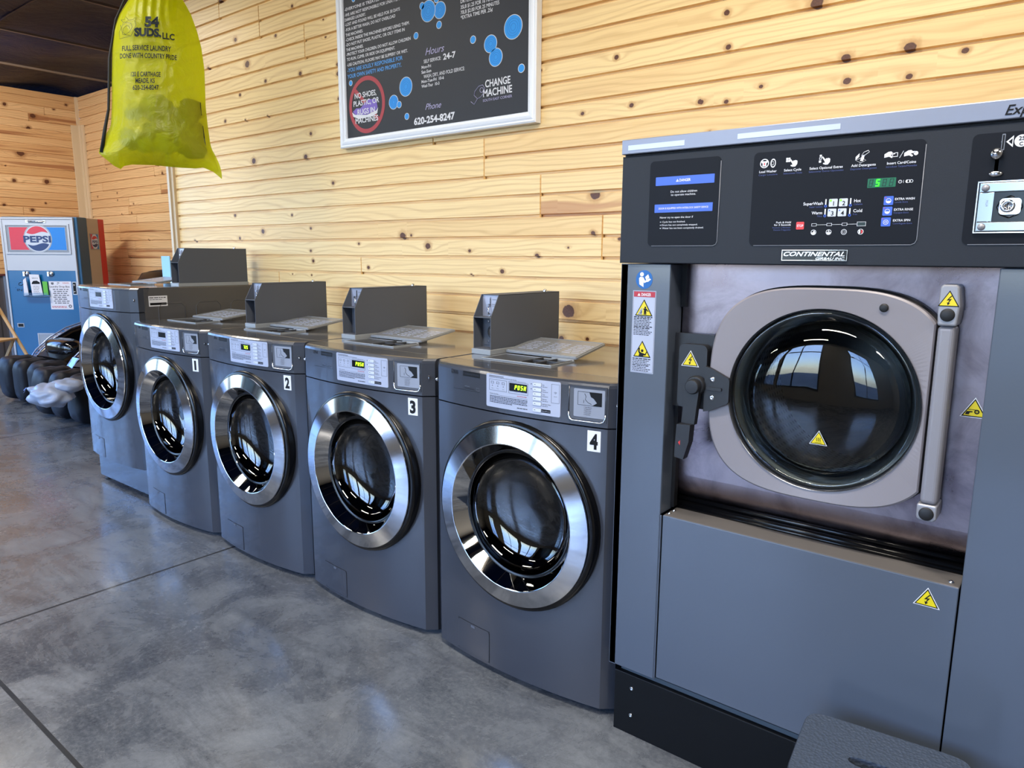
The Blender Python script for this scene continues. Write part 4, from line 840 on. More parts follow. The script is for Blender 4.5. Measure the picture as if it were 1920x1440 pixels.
# warning triangles
def tri(name, par, fr, u, v, h, kind, w0=0, outline_white=True):
    b = MB(fr); a = h*.60
    def T(k, off): return [(u-a*k, v-h*.36*k+off), (u+a*k, v-h*.36*k+off), (u, v+h*.66*k+off)]
    if outline_white: b.poly(T(1.12, 0), w0, w0+.0003, 'label_white')
    b.poly(T(1.0, 0), w0, w0+.0006, 'ink'); b.poly(T(.84, 0), w0, w0+.0009, 'sticker_yellow'); s = h
    if kind == 'bolt': b.poly([(u+.10*s, v+.34*s), (u-.14*s, v+.02*s), (u+.03*s, v+.04*s), (u-.05*s, v-.12*s), (u-.11*s, v-.08*s), (u-.05*s, v-.28*s), (u+.07*s, v-.14*s), (u, v-.12*s), (u+.15*s, v+.13*s), (u-.01*s, v+.10*s), (u+.16*s, v+.32*s)], w0, w0+.0012, 'ink')
    if kind == 'heat':
        for k in (-1, 0, 1): b.tube([(u+k*.13*s+.03*s*math.sin(j*1.6), v-.12*s+.06*s*j, w0+.0011) for j in range(6)], .022*s, 'ink', 5)
        b.rr(u-.26*s, v-.24*s, u+.26*s, v-.21*s, w0, w0+.0012, 'ink', 0, 1)
    if kind == 'gear':
        b.ring(u+.13*s, v-.06*s, .06*s, .13*s, w0, w0+.0012, 'ink', 14); b.disc(u+.13*s, v-.06*s, .03*s, w0, w0+.0012, 'ink', 8); b.poly([(u-.42*s, v-.24*s), (u-.36*s, v-.06*s), (u-.08*s, v-.04*s), (u-.06*s, v-.10*s), (u-.2*s, v-.12*s), (u-.24*s, v-.24*s)], w0, w0+.0012, 'ink'); b.rr(u-.30*s, v+.03*s, u+.12*s, v+.06*s, w0, w0+.0012, 'ink', 0, 1)
    if kind == 'person':
        b.disc(u+.10*s, v+.16*s, .06*s, w0, w0+.0012, 'ink', 12); b.poly([(u+.02*s, v+.10*s), (u+.18*s, v+.10*s), (u+.34*s, v-.06*s), (u+.30*s, v-.10*s), (u+.18*s, v+.0*s), (u+.18*s, v-.28*s), (u+.11*s, v-.28*s), (u+.10*s, v-.12*s), (u+.08*s, v-.28*s), (u+.01*s, v-.28*s), (u+.02*s, v+.02*s), (u-.06*s, v+.06*s)], w0, w0+.0012, 'ink'); b.poly([(u-.42*s, v-.28*s), (u-.10*s, v-.28*s), (u-.10*s, v+.16*s), (u-.2*s, v+.06*s)], w0, w0+.0011, 'label_silver2'); b.ring(u-.21*s, v-.12*s, .05*s, .09*s, w0, w0+.0013, 'ink', 14, a0=-2, a1=1.5)
    if kind == 'head':
        b.disc(u+.02*s, v+.04*s, .09*s, w0, w0+.0012, 'ink', 12); b.poly([(u-.24*s, v+.22*s), (u-.14*s, v+.22*s), (u-.16*s, v-.02*s), (u-.05*s, v-.08*s), (u+.14*s, v-.12*s), (u+.22*s, v-.16*s), (u+.32*s, v+.02*s), (u+.36*s, v-.02*s), (u+.26*s, v-.24*s), (u+.12*s, v-.24*s), (u+.10*s, v-.30*s), (u-.22*s, v-.30*s), (u-.18*s, v-.16*s), (u-.26*s, v-.02*s)], w0, w0+.0012, 'ink')
    return b.to(name, par, label={'bolt': 'yellow triangle with a lightning bolt', 'heat': 'yellow triangle with heat waves', 'gear': 'yellow triangle with a hand and gear'}.get(kind))
tri('warning_sticker', lowp, G, .736, .6125, .036, 'bolt'); tri('warning_sticker', steel, lambda u, v, w_: (u, .0745-w_, v), .771, .9985, .036, 'gear'); tri('warning_sticker', bd, D, .4975, .905, .028, 'heat', .0045)
# left column stickers
b = MB(G); b.disc(.0665, 1.241, .0228, 0, .0006, 'sticker_blue', 40); b.disc(.0600, 1.2535, .0052, .0006, .001, 'label_white', 16); b.poly([(.0525, 1.244), (.0560, 1.2475), (.0640, 1.2465), (.0690, 1.2385), (.0790, 1.2410), (.0790, 1.2375), (.0670, 1.2325), (.0650, 1.2350), (.0655, 1.2225), (.0540, 1.2290)], .0006, .001, 'label_white')
b.poly([(.0690, 1.2470), (.0770, 1.2540), (.0805, 1.2460), (.0720, 1.2400)], .0006, .001, 'label_white'); b.poly([(.0725, 1.2400), (.0808, 1.2445), (.0855, 1.2415), (.0765, 1.2350)], .0006, .0012, 'label_white'); b.to('manual_sticker', big, label='round blue sticker with a reading figure')
b = MB(G); b.rr(.0370, 1.0095, .1005, 1.2140, 0, .0006, 'label_silver', .001, 2); b.frame(.0385, 1.0115, .0990, 1.2125, .0005, .0006, .0008, 'ink'); b.rr(.0400, 1.1985, .0980, 1.2115, .0006, .0009, 'sticker_red', 0, 2); b.text('DANGER', .0610, 1.2010, .0075, 'label_white', .0013, right=.0870, bold=.02); b.poly([(.0500, 1.2010), (.0580, 1.2010), (.0540, 1.2080)], .0009, .0012, 'label_white')
for k in range(12):
    hd = k in (0, 1, 6, 7); b.bars(.0420, .0930-.004*(k % 3), 1.1480-.00395*k, .0022 if hd else .0016, 'ink', .0009, 50+k)
for k in range(8): b.bars(.0420, .0920-.005*(k % 3), 1.0440-.0042*k, .0022 if k in (0, 4) else .0016, 'ink', .0009, 80+k)
ds = b.to('danger_sticker', big, label='white sticker with a red DANGER band'); tri('warning_triangle', ds, G, .069, 1.1665, .040, 'person', .0006, False); tri('warning_triangle', ds, G, .068, 1.0640, .040, 'head', .0006, False)
# latch on the left of the door
K_ = lambda u, v, w_: (u, .050-w_, v)
b = MB(K_); b.rr(.137, .930, .238, 1.113, 0, .010, 'latch_black', .002, 3); b.rr(.160, .935, .232, 1.090, .010, .034, 'latch_black', .014, 4); lt = b.to('latch_box', big, .004)
tri('warning_sticker', lt, K_, .190, 1.0500, .034, 'bolt', .034)
b = MB(D); b.poly([(.232, 1.042), (.246, 1.038), (.290, 1.018), (.293, 1.012), (.293, .962), (.289, .957), (.248, .936), (.232, .932)], .002, .012, 'latch_black'); b.rr(.238, .986, .276, .994, .012, .016, 'latch_black', .003, 2); bk = b.to('latch_plate', bd, .002)
for v in (1.012, .968):
    b = MB(D); b.lathe(.252, v, [(.0062, .012), (.0055, .0135), (.002, .0135), (.0001, .0125)], 'chrome_small', 16); b.to('screw', bk)
b = MB(D); b.lathe(.2110, .9925, [(.024, -.005), (.024, .016), (.0215, .020), (.018, .020)], 'latch_black', 32); b.lathe(.2110, .9925, [(.018, .020), (.0175, .034), (.0155, .037), (.0001, .037)], 'latch_black', 32)
b.poly([(.192, .988), (.228, .994), (.219, .900), (.186, .902)], .012, .030, 'latch_black'); b.poly([(.1820, .900), (.2165, .902), (.2145, .860), (.202, .815), (.1790, .818), (.1800, .860)], .020, .046, 'latch_black'); b.poly([(.193, .862), (.188, .856), (.193, .849)], .046, .0464, 'ui_red'); b.to('door_handle', bd, .004, seg=3)
# hinge on the right
b = MB(D); b.poly([(.7005, 1.168), (.7325, 1.168), (.7355, 1.205), (.7310, 1.243), (.7260, 1.247), (.7040, 1.247), (.6990, 1.243), (.6985, 1.195)], -.050, .016, 'hinge_grey'); hg = b.to('hinge', big, .004, seg=3)
b = MB(D); b.lathe(.7160, 1.1895, [(.0125, .016), (.0125, .018), (.0105, .0195), (.0001, .0195)], 'rubber', 28); b.to('hinge_plug', hg)
tri('warning_sticker', hg, D, .7160, 1.2165, .030, 'bolt', .016, False)
b = MB(D); b.poly([(.7020, .808), (.7330, .808), (.7320, 1.168), (.7010, 1.168)], -.040, .012, 'hinge_rod'); b.to('hinge_bar', hg, .009, seg=4)
b = MB(D); b.poly([(.6985, .808), (.7345, .808), (.7350, .780), (.7300, .7735), (.7040, .7735), (.6990, .779)], -.050, .014, 'hinge_grey'); hb = b.to('lower_hinge', hg, .004, seg=3)
b = MB(D); b.lathe(.7170, .7895, [(.0135, .014), (.0135, .016), (.0115, .0175), (.0001, .0175)], 'rubber', 28); b.to('hinge_plug', hb)
# ---------------------------------------------------------------- step stool
stl = empty('step_stool', 'low black plastic step stool with pebbled top and hand slot', 'step stool', (.712, -.235, 0), math.radians(6.0))
hw, hd, H0 = .150, .118, .331
b = MB(); n = 40
def slot_outline(i, n): 
    t = 2*PI*i/n; c, s = math.cos(t), math.sin(t); return (.045*(1 if c > 0 else -1)*(abs(c) > .15)*1+.014*c, .010+.014*s)
out = []; inn = []
for i in range(n):
    t = 2*PI*i/n; c, s = math.cos(t), math.sin(t); e = .22
    out.append((hw*math.copysign(abs(c)**e, c), hd*math.copysign(abs(s)**e, s))); a = .055*math.copysign(abs(c)**.6, c); inn.append((a+.0, -.005+.015*math.copysign(abs(s)**.8, s)))
V = []; F = []
for i in range(n): V += [(*out[i], 0), (*inn[i], 0), (inn[i][0], inn[i][1], -.03)]
for i in range(n):
    a = 3*i; c_ = 3*((i+1) % n); F += [(a, c_, c_+1, a+1), (a+1, c_+1, c_+2, a+2)]
b.add(V, F, 'stool_black', m=lambda u, v, w_: (u, v, H0-.001+w_))
V = []
L = [(1.0, 0), (1.012, -.003), (1.018, -.010), (1.018, -.026), (1.005, -.028)]
for i in range(n): V += [(out[i][0]*k, out[i][1]*k, H0-.001+z) for k, z in L]
b.add(V, [(i*5+j, ((i+1) % n)*5+j, ((i+1) % n)*5+j+1, i*5+j+1) for i in range(n) for j in range(4)], 'stool_rim', True); b.to('seat', stl)
b = MB(); b.rr(-hw+.004, -.0, hw-.004, .006, 0, 0, 'stool_rim', 0, 1) if False else None
for s in (-1, 1):
    for q_ in (-1, 1):
        b = MB(); P = [(s*(hw+.018), q_*(hd+.018)), (s*(hw-.04), q_*(hd+.018)), (s*(hw-.04), q_*(hd+.006)), (s*(hw+.006), q_*(hd+.006)), (s*(hw+.006), q_*(hd-.05)), (s*(hw+.018), q_*(hd-.05))]
        T_ = [(x-s*.020, y-q_*.020) for x, y in P]; V = [(x, y, 0) for x, y in P]+[(x, y, H0-.02) for x, y in T_]
        b.add(V, [(i, (i+1) % 6, 6+(i+1) % 6, 6+i) for i in range(6)]+[tuple(range(6)), tuple(range(6, 12))], 'stool_rim'); b.to('leg', stl, .002)
b = MB()
for s in (-1, 1): b.box(s*hw-.004 if s > 0 else s*hw-.002, -hd, .18, s*hw+.002 if s > 0 else s*hw+.004, hd, H0-.02, 'stool_rim'); b.box(-hw, s*hd-.003, .20, hw, s*hd+.003, H0-.02, 'stool_rim')
b.to('skirt', stl)

# ---------------------------------------------------------------- chalkboard price sign on the wall
sg = empty('menu_board', 'black chalkboard sign in a worn white frame with rules, hours and blue bubbles', 'sign', (-1.398, .70, 1.80))
SX, SY, SZ = -1.398, .70, 1.80
Q = lambda u, v, w: (u-SX, .679-w-SY, v-SZ)            # sign face plane
b = MB(Q); b.rr(-1.945, 1.838, -.855, 2.975, -.018, 0, 'chalkboard', 0, 2); bd_ = b.to('board', sg)
def molding(u0, v0, u1, v1):
    prof = [(0, -.019), (0, .012), (.006, .016), (.012, .012), (.018, .016), (.026, .018), (.032, .012), (.040, .010), (.044, .004), (.044, 0)]
    V = []; 
    for (x, y, sx, sy) in ((u0, v0, 1, 1), (u1, v0, -1, 1), (u1, v1, -1, -1), (u0, v1, 1, -1)):
        for d, w in prof: V.append((x+sx*d, y+sy*d, w))
    L = len(prof); F = [(i*L+j, i*L+j+1, ((i+1) % 4)*L+j+1, ((i+1) % 4)*L+j) for i in range(4) for j in range(L-1)]
    b = MB(Q); b.add(V, F, 'frame_white_worn'); b.to('frame', sg)
molding(-1.986, 1.801, -.810, 3.018)
b = MB(Q)
def tx(s_, l, v, h, mt='chalk', r=None, **k): b.text(s_, l, v, h, mt, .0006, right=r, **k)
lines = [('-EVERYONE IS TREATED LIKE FAMILY', -1.937, 2.411, -1.560), ('-WE ARE NOT RESPONSIBLE FOR UNATTENDED, LOST OR', -1.938, 2.387, -1.440), ('DAMAGED LAUNDRY.', -1.938, 2.3665, -1.79), ('-LOST AND FOUND WILL BE HELD FOR 30 DAYS', -1.937, 2.3455, -1.564), ('-FOR A BETTER WASH, DO NOT OVERLOAD', -1.936, 2.323, -1.594), ('THE MACHINES.', -1.935, 2.3, -1.812), ('-CHECK INSIDE THE MACHINES BEFORE USING THEM.', -1.936, 2.279, -1.506), ('-DO NOT PUT SHOES, PLASTIC, OR OILY ITEMS IN', -1.936, 2.257, -1.536), ('THE MACHINES.', -1.935, 2.235, -1.812), ('-PROTECT YOUR CHILDREN. DO NOT ALLOW CHILDREN', -1.934, 2.2145, -1.500), ('TO RUN, CLIMB, OR RIDE ON EQUIPMENT.', -1.932, 2.1925, -1.600), ('-USE CAUTION, FLOORS MAY BE SLIPPERY OR WET.', -1.932, 2.168, -1.520)]
for s_, l, v, r in lines: tx(s_, l, v, .0135, r=r, bold=.015)
tx('-YOU ARE SOLELY RESPONSIBLE FOR', -1.930, 2.142, .0175, 'chalk_blue', -1.553, bold=.015); tx('YOUR OWN SAFETY AND PROPERTY.', -1.931, 2.1145, .0175, 'chalk_blue', -1.561, bold=.015)
tx('Rules', -1.80, 2.48, .05, 'chalk_lilac', shear=.4); tx('54 SUDS', -1.62, 2.82, .07, 'chalk', -1.18, bold=.02)
tx('Hours', -1.412, 2.137, .030, 'chalk_lilac', -1.300, shear=.35); tx('SELF SERVICE:', -1.422, 2.1065, .0145, 'chalk', -1.320, bold=.01); tx('24-7', -1.307, 2.1035, .024, 'chalk', -1.236, bold=.03)
tx('Mon-Fri', -1.436, 2.0855, .013, 'chalk', -1.379, bold=.015); tx('Sat-Sun', -1.437, 2.066, .013, 'chalk', -1.378, bold=.015)
tx('WASH, DRY, AND FOLD SERVICE:', -1.424, 2.0455, .0150, 'chalk', -1.186, bold=.005); tx('Mon-Tue-Fri  10-6', -1.438, 2.0275, .013, 'chalk', -1.304, bold=.015); tx('Wed-Thur  10-3', -1.438, 2.0085, .013, 'chalk', -1.331, bold=.015)
tx('Phone', -1.417, 1.916, .026, 'chalk_lilac', -1.321, shear=.4); tx('620-254-8247', -1.488, 1.861, .029, 'chalk', -1.243, bold=.035)
tx('DRYERS:', -1.206, 2.303, .0145, 'chalk', -1.140, bold=.01); tx('35LB $1.25 FOR 16 MINUTES', -1.206, 2.281, .0145, 'chalk', -1.004, bold=.01); tx('70LB $2.00 FOR 25 MINUTES', -1.206, 2.261, .0145, 'chalk', -1.002, bold=.01); tx('*EXTRA TIME PER .25\u00a2', -1.206, 2.242, .0145, 'chalk', -1.036, bold=.01)
tx('CHANGE', -1.075, 1.963, .0285, 'chalk', -.945, bold=.02); tx('MACHINE', -1.086, 1.928, .0285, 'chalk', -.936, bold=.02); tx('SOUTH EAST CORNER', -1.087, 1.909, .0105, 'chalk_lilac', -.936)
for p in ([(-1.152, 1.918), (-1.134, 1.905), (-1.116, 1.925), (-1.134, 1.940)], [(-1.134, 1.940), (-1.130, 1.955), (-1.110, 1.972), (-1.088, 1.975), (-1.078, 1.962)], [(-1.116, 1.925), (-1.098, 1.930), (-1.080, 1.945), (-1.078, 1.962)]):
    b.tube([(x, y, .001) for x, y in p], .0011, 'chalk_lilac', 5)
b.ring(-1.094, 1.956, .0085, .0100, 0, .0008, 'chalk_lilac', 18)
b.to('lettering', bd_)
for u, v, r in ((-.932,2.165,.045),(-1.047,2.123,.034),(-1.020,2.069,.035),(-1.139,2.154,.0155),(-.891,2.009,.0165),(-1.391,2.309,.043),(-1.323,2.300,.034),(-1.329,2.244,.0155),(-1.427,2.336,.015),(-1.342,2.345,.014),(-1.467,2.225,.0145),(-1.536,2.027,.041),(-1.617,1.972,.031),(-1.580,1.957,.0150),(-1.533,1.902,.0145),(-1.909,2.092,.0125),(-1.871,2.45,.012),(-1.24,2.42,.03),(-.93,2.4,.02),(-1.1,2.55,.04)):
    b = MB(Q); k = .0004*(int(abs(u)*1000) % 3)
    b.disc(u, v, r, 0, .0006+k, 'chalk', 40); b.disc(u, v, r-.0022, 0, .0009+k, 'blue_bubble', 40)
    for j in (.70, .5, .28):
        if r > .03: b.ring(u+.001, v, r*j-.0007, r*j+.0007, .0005, .0012+k, 'bubble_deep', 28)
    b.to('painted_bubble', bd_)
b = MB(Q); cx, cy = -1.800, 1.983
b.ring(cx, cy, .107, .126, 0, .0007, 'red_sign', 64)
a = math.radians(-42); n1 = math.cos(a), math.sin(a); b.poly([(cx-n1[0]*.112-n1[1]*.009, cy-n1[1]*.112+n1[0]*.009), (cx-n1[0]*.112+n1[1]*.009, cy-n1[1]*.112-n1[0]*.009), (cx+n1[0]*.112+n1[1]*.009, cy+n1[1]*.112-n1[0]*.009), (cx+n1[0]*.112-n1[1]*.009, cy+n1[1]*.112+n1[0]*.009)], 0, .0006, 'red_sign')
b.poly([(-1.900, 1.962), (-1.875, 1.975), (-1.845, 1.972), (-1.800, 2.000), (-1.780, 2.005), (-1.735, 2.000), (-1.725, 1.965), (-1.740, 1.950), (-1.800, 1.940), (-1.880, 1.945)], 0, .0008, 'chalk_purple')
b.poly([(-1.905, 1.960), (-1.885, 1.947), (-1.800, 1.938), (-1.735, 1.950), (-1.722, 1.962), (-1.728, 1.938), (-1.760, 1.928), (-1.860, 1.926), (-1.898, 1.940)], 0, .0010, 'chalk')
for s_, l, v, r in (('NO SHOES,', -1.883, 2.018, -1.730), ('PLASTIC, OR', -1.893, 1.984, -1.712), ('RUGS IN', -1.866, 1.9445, -1.744), ('MACHINES', -1.882, 1.9065, -1.722)): b.text(s_, l, v, .0245, 'chalk', .0014, right=r, bold=.02)
b.to('prohibition_mark', bd_)

# ---------------------------------------------------------------- the hanging laundry bag
bgx, bgy = -2.587, .1035
bag = empty('laundry_bag', 'bright yellow nylon laundry bag with black lettering hanging by a black cord', 'laundry bag', (bgx, bgy, 1.60))
dirr = Vector((.446, .895, 0)); dirn = Vector((.895, -.446, 0))
SC = .002715
def bm(px, py, w):                                      # lateral/vertical in steps of SC metres, w towards the room
    l = 3.93*math.tan(math.atan((px-960)/1351)+.4543)-.00018*(py-170); z = 1.2964+(.7517-(py-170)*.00237)*(1+.118*l)
    p = dirr*l+dirn*w; return (p.x, p.y, z-1.60)
LO = [(-75,296),(-40,278),(0,246),(15,236),(30,227),(60,217),(90,214),(150,213),(200,213),(235,211),(260,206),(275,200),(290,189)]
RO = [(-75,304),(-40,316),(0,338),(15,347),(30,355),(60,366),(90,374),(130,380),(200,383),(235,387),(270,392),(300,400),(336,414)]
def ip(T, y):
    if y <= T[0][0]: return T[0][1]
    for (a, p), (c_, q) in zip(T, T[1:]):
        if y <= c_: return p+(q-p)*(y-a)/(c_-a)
    return T[-1][1]
BT = [(-1,290),(-.90,302),(-.80,314),(-.70,320),(-.62,314),(-.4,311),(0,312),(.35,316),(.62,318),(.72,316),(.84,324),(1,338)]
def bott(s):
    return ip([(a, y) for a, y in BT], s)
def bulge(px, py):
    l, r = ip(LO, py), ip(RO, py); s = max(-1, min(1, (px-(l+r)/2)/((r-l)/2+1e-6))); ty = (py+75)/390
    prof = .125*min(1, max(0, ty*3.0))**.8*(1 if py < 250 else max(0, 1-((py-250)/75)**2)**.5 if py < 325 else 0)
    wr = .010*noise.noise(Vector((px*.028, py*.022, 1)))+.006*noise.noise(Vector((px*.07, py*.05, 5)))
    gather = .012*math.sin(px*.42+1.2*math.sin(py*.04))*max(0, 1-(py+75)/150)
    return prof*max(0, 1-s*s)**.5+(wr+gather)*max(0, 1-s**4)
def bagpt(s_, t, side):
    s_ = s_*2-1; top = -75; bot = bott(s_); py = top+(bot-top)*t; l, r = ip(LO, min(py, 336)), ip(RO, min(py, 336))
    l2, r2 = ip(LO, py), ip(RO, py); px = (l2+r2)/2+s_*(r2-l2)/2
    if t > .86:                                        # the lower corners are pulled out into points
        k = (t-.86)/.14; pxb = ip([(-1, 189), (-.8, 217), (-.7, 229), (-.4, 250), (0, 290), (.35, 330), (.62, 365), (.72, 380), (.84, 398), (1, 414)], s_); px = px*(1-k)+pxb*k
    w = bulge(px, py)*(1 if side > 0 else -.55)
    edge = max(0, 1-abs(s_)**6); w *= edge*(1 if t < .86 else max(0, 1-((t-.86)/.14)**2)**.5)
    return (px, py, w)
b = MB(bm); b.grid(140, 110, lambda s_, t: bagpt(s_, t, 1), 'yellow_nylon'); b.grid(50, 60, lambda s_, t: bagpt(s_, t, -1), 'yellow_nylon'); b.to('sack', bag)
b = MB(lambda u, v, w: bm(u, v, bulge(u, v)+.008+w))
def bt(s_, l, v, h, r, rise=.055, bold=.0, shear=0.0):
    V, F, W_ = text_mesh(s_, bold, shear); kx = (r-l)/W_; ky = h/.73
    b.add([(l+x*kx, v-y*ky+rise*x*kx, .0015) for x, y in V], F, 'bag_ink')
bt('54', 274, 66, 18, 299, .05, .06); bt('SUDS,', 256, 82, 14, 303, .06, .06); bt('LLC', 305, 88, 11, 326, .06, .03)
bt('FULL SERVICE LAUNDRY', 234, 106, 9.0, 320, .045, .025); bt('DONE WITH COUNTRY PRIDE', 230, 119, 9.0, 330, .055, .025)
bt('120 E CARTHAGE', 250, 154, 8.5, 302, .04, .025); bt('MEADE, KS', 258, 166, 8.5, 292, .03, .025); bt('620-254-8247', 253, 178, 8.5, 299, .03, .025)
for p in ([(232,48),(236,55),(234,62),(229,70),(229,83),(250,81),(256,70),(259,62),(257,56),(260,46),(253,52),(246,52),(240,44),(238,50),(232,48)], [(236,60),(240,56),(250,58),(252,66),(247,74),(240,77),(235,72),(236,66),(241,62),(246,63),(248,68)], [(231,58),(235,76),(248,80)], [(236,53),(240,55),(244,53)]): b.tube([(x, y, .0012) for x, y in p], .35, 'bag_ink', 4, m=lambda u, v, w: bm(u, v, bulge(u, v)+.004+(w*.001)))
b.to('lettering', bag)
b = MB(bm); b.tube([(293, -60, .05), (240, -20, .02), (220, 40, .0), (213, 140, -.02), (210, 200, -.02), (203, 250, -.02), (197, 275, -.01), (193, 292, -.005)], .9, 'cord_black', 6, m=lambda u, v, w: bm(u, v, w*1.0 if abs(w) < .1 else w*.004)); 
b = MB(); pts = [(293,-60,.05),(250,-25,.02),(220,40,.0),(209,110,.0),(208,160,.0),(207,205,.0),(200,245,.0),(194,288,.0)]
b.tube([bm(*p) for p in pts], [.003, .004, .004, .006, .006, .006, .008, .009], 'cord_black', 8)
b.tube([bm(300, -66, -.035), bm(300, -66, .035)], .001, 'cord_black', 6)
neck = [bm(300+9*math.cos(a_), -68, .024*math.sin(a_)) for a_ in [2*PI*i/16 for i in range(16)]]; b.tube(neck, .005, 'cord_black', 6, closed=True)
top = Vector(bm(300, -75, 0)); b.tube([top, (top.x, top.y, CEIL-1.60-.03)], .003, 'cord_black', 8); b.to('drawstring', bag)
b = MB(bm); b.tube([(300, -75, 0), (300, -92, 0)], [.02, .03], 'yellow_nylon', 14, m=lambda u, v, w: bm(u, v, w)); 
b = MB(); b.lathe(0, 0, [(.020, -.012), (.014, .0), (.026, .03), (.034, .06), (.03, .062)], 'yellow_nylon', 20, m=lambda u, v, w: (top.x+u, top.y+v, top.z+w)); b.to('gathered_neck', bag)
b = MB(); b.tube([(top.x, top.y, CEIL-1.60-.006), (top.x, top.y, CEIL-1.60-.03), (top.x+.015, top.y, CEIL-1.60-.045), (top.x, top.y, CEIL-1.60-.055)], .003, 'chrome_small', 6); b.lathe(top.x, top.y, [(.0001, CEIL-1.604), (.015, CEIL-1.604), (.015, CEIL-1.60)], 'chrome_small', 14); b.to('ceiling_hook', bag)
b = MB(bm); rr_ = random.Random(4)
for i in range(16):
    cx, cy = rr_.uniform(232, 372), rr_.uniform(200, 292); r1 = rr_.uniform(16, 30); mt = ('cloth_dark', 'cloth_mid', 'cloth_mid', 'cloth_pale')[i % 4]; sd = i*3.1
    if i < 4: cx, cy, mt = (250, 285, 330, 300)[i], (262, 250, 262, 225)[i], 'cloth_dark'
    def bl(s_, t, cx=cx, cy=cy, r1=r1, sd=sd):
        a, e = s_*2*PI, (t-.5)*PI; q = Vector((math.cos(a)*math.cos(e), math.sin(e), math.sin(a)*math.cos(e))); k = 1+.5*noise.noise(q*1.6+Vector((sd, 0, 0)))
        x, y = cx+q.x*r1*k, min(300, cy+q.y*r1*k*.8); l_, r_ = ip(LO, y)+9, ip(RO, y)-9; x = max(l_, min(r_, x)); w = q.z*.09*k+.03; f = max(.0, bulge(x, y)*.8-.016)
        return (x, y, max(-f*.4, min(f, w)))
    b.grid(18, 12, bl, mt, wrap=True)
b.to('laundry', bag)
# ---------------------------------------------------------------- old soda machine used as a drop box
sm = empty('soda_machine', 'old blue and white soda machine with red-blue round logo, turned in the alcove corner', 'vending machine', (-8.119, 1.241, 0), YAW)
A = lambda u, v, w: (u, -w, v)                          # machine front at local y = 0, facing local -y
H1 = 1.680
b = MB(); b.box(-.214, .0, .02, .600, .18, H1, 'soda_darkblue'); b.to('cabinet', sm, .008)
b = MB(); b.box(-.212, .18, .02, .598, .40, H1-.004, 'soda_beige'); b.to('middle_body', sm, .004)
b = MB(); b.box(-.214, .40, .02, .600, .51, H1-.004, 'soda_red'); b.to('rear_body', sm, .004)
b = MB(A); b.frame(-.214, .02, .566, H1-.008, .020, 0, .026, 'soda_white'); fr_ = b.to('front_frame', sm, .003)
b = MB(A); b.rr(-.194, .05, .546, 1.109, 0, .016, 'soda_blue', 0, 2); dr = b.to('door', sm, .002)
b = MB(A); b.rr(-.194, 1.109, .546, H1-.03, 0, .018, 'soda_white', 0, 2); hdp = b.to('header_panel', sm, .002)
b = MB(A); b.frame(-.175, 1.285, .520, 1.605, .018, .018, .028, 'soda_white'); b.rr(-.157, 1.303, .502, 1.588, .018, .020, 'soda_shadow', .02, 4); lb = b.to('logo_panel', hdp)  # plain grey-blue backing inside the white logo frame
b = MB(A); b.rr(-.125, 1.330, .075, 1.568, .020, .0225, 'logo_red', 0, 3); b.rr(.275, 1.330, .475, 1.568, .020, .0225, 'logo_blue', 0, 3)
for a0, a1 in ((-.125, .075), (.275, .475)): b.frame(a0-.006, 1.324, a1+.006, 1.574, .006, .020, .0228, 'logo_grey')
b.disc(.176, 1.449, .152, .020, .0232, 'logo_grey', 48); b.disc(.176, 1.449, .140, .020, .0234, 'logo_pale', 48)
def logo(b, cx, cy, r, w, red='logo_red', navy='logo_navy', m=None):
    top_ = [(cx+r*math.cos(t), cy+r*math.sin(t)) for t in [math.radians(28+(152-28)*i/20) for i in range(21)]]
    wave = [(cx-r*.88+r*1.76*i/16, cy+r*.46-r*.10*math.sin(i/16*2*PI)) for i in range(17)]
    b.poly(top_+wave, w, w+.0012, red, m)
    bot_ = [(cx+r*math.cos(t), cy+r*math.sin(t)) for t in [math.radians(208+(332-208)*i/20) for i in range(21)]]
    wv = [(cx+r*.88-r*1.76*i/16, cy-r*.46+r*.10*math.sin((1-i/16)*2*PI)*-1) for i in range(17)]
    b.poly(bot_+wv, w, w+.0012, navy, m)
logo(b, .176, 1.449, .130, .0234); b.text('PEPSI', .022, 1.412, .068, 'logo_navy', .0260, right=.316, bold=.035); b.to('logo', lb)
b = MB(A); b.tube([(.075, 1.632, .022), (.085, 1.632, .036), (.255, 1.628, .036), (.265, 1.628, .022)], .006, 'chrome_small', 8); b.rr(.066, 1.618, .090, 1.645, .018, .024, 'chrome_small', .003, 2); b.rr(.250, 1.614, .274, 1.641, .018, .024, 'chrome_small', .003, 2); b.to('top_handle', hdp)
for u in (.020, .281):
    b = MB(A); b.lathe(u, 1.078, [(.026, .016), (.026, .032), (.018, .040), (.0001, .040)], 'chrome_small', 16); b.rr(u-.030, 1.050, u-.012, 1.100, .016, .05, 'chrome_small', .003, 2); b.to('door_lock', dr)
b = MB(A); b.text('IN', -.113, .888, .028, 'ink', .0170, right=-.057); b.tube([(-.060, .985, .017), (-.085, .975, .017), (-.090, .955, .017), (-.060, .950, .017), (-.04, .965, .017), (-.03, 1.0, .017), (-.05, 1.01, .017)], .003, 'ink', 5); b.disc(-.125, .925, .003, .016, .0168, 'ink', 8); b.to('lettering', dr)
b = MB(A); b.rr(.493, .852, .540, .993, .016, .020, 'soda_white', .004, 2); b.rr(.500, .862, .533, .983, .020, .021, 'ink', .003, 2); b.lathe(.516, .955, [(.010, .021), (.010, .030), (.0001, .031)], 'chrome_small', 12); b.lathe(.516, .885, [(.010, .021), (.010, .030), (.0001, .031)], 'chrome_small', 12); b.to('coin_plate', dr)
b = MB(A); b.frame(-.150, .495, -.078, .540, .006, .016, .020, 'soda_white'); b.rr(-.144, .501, -.084, .534, .016, .0175, 'ink', 0, 1); b.to('return_slot', dr)
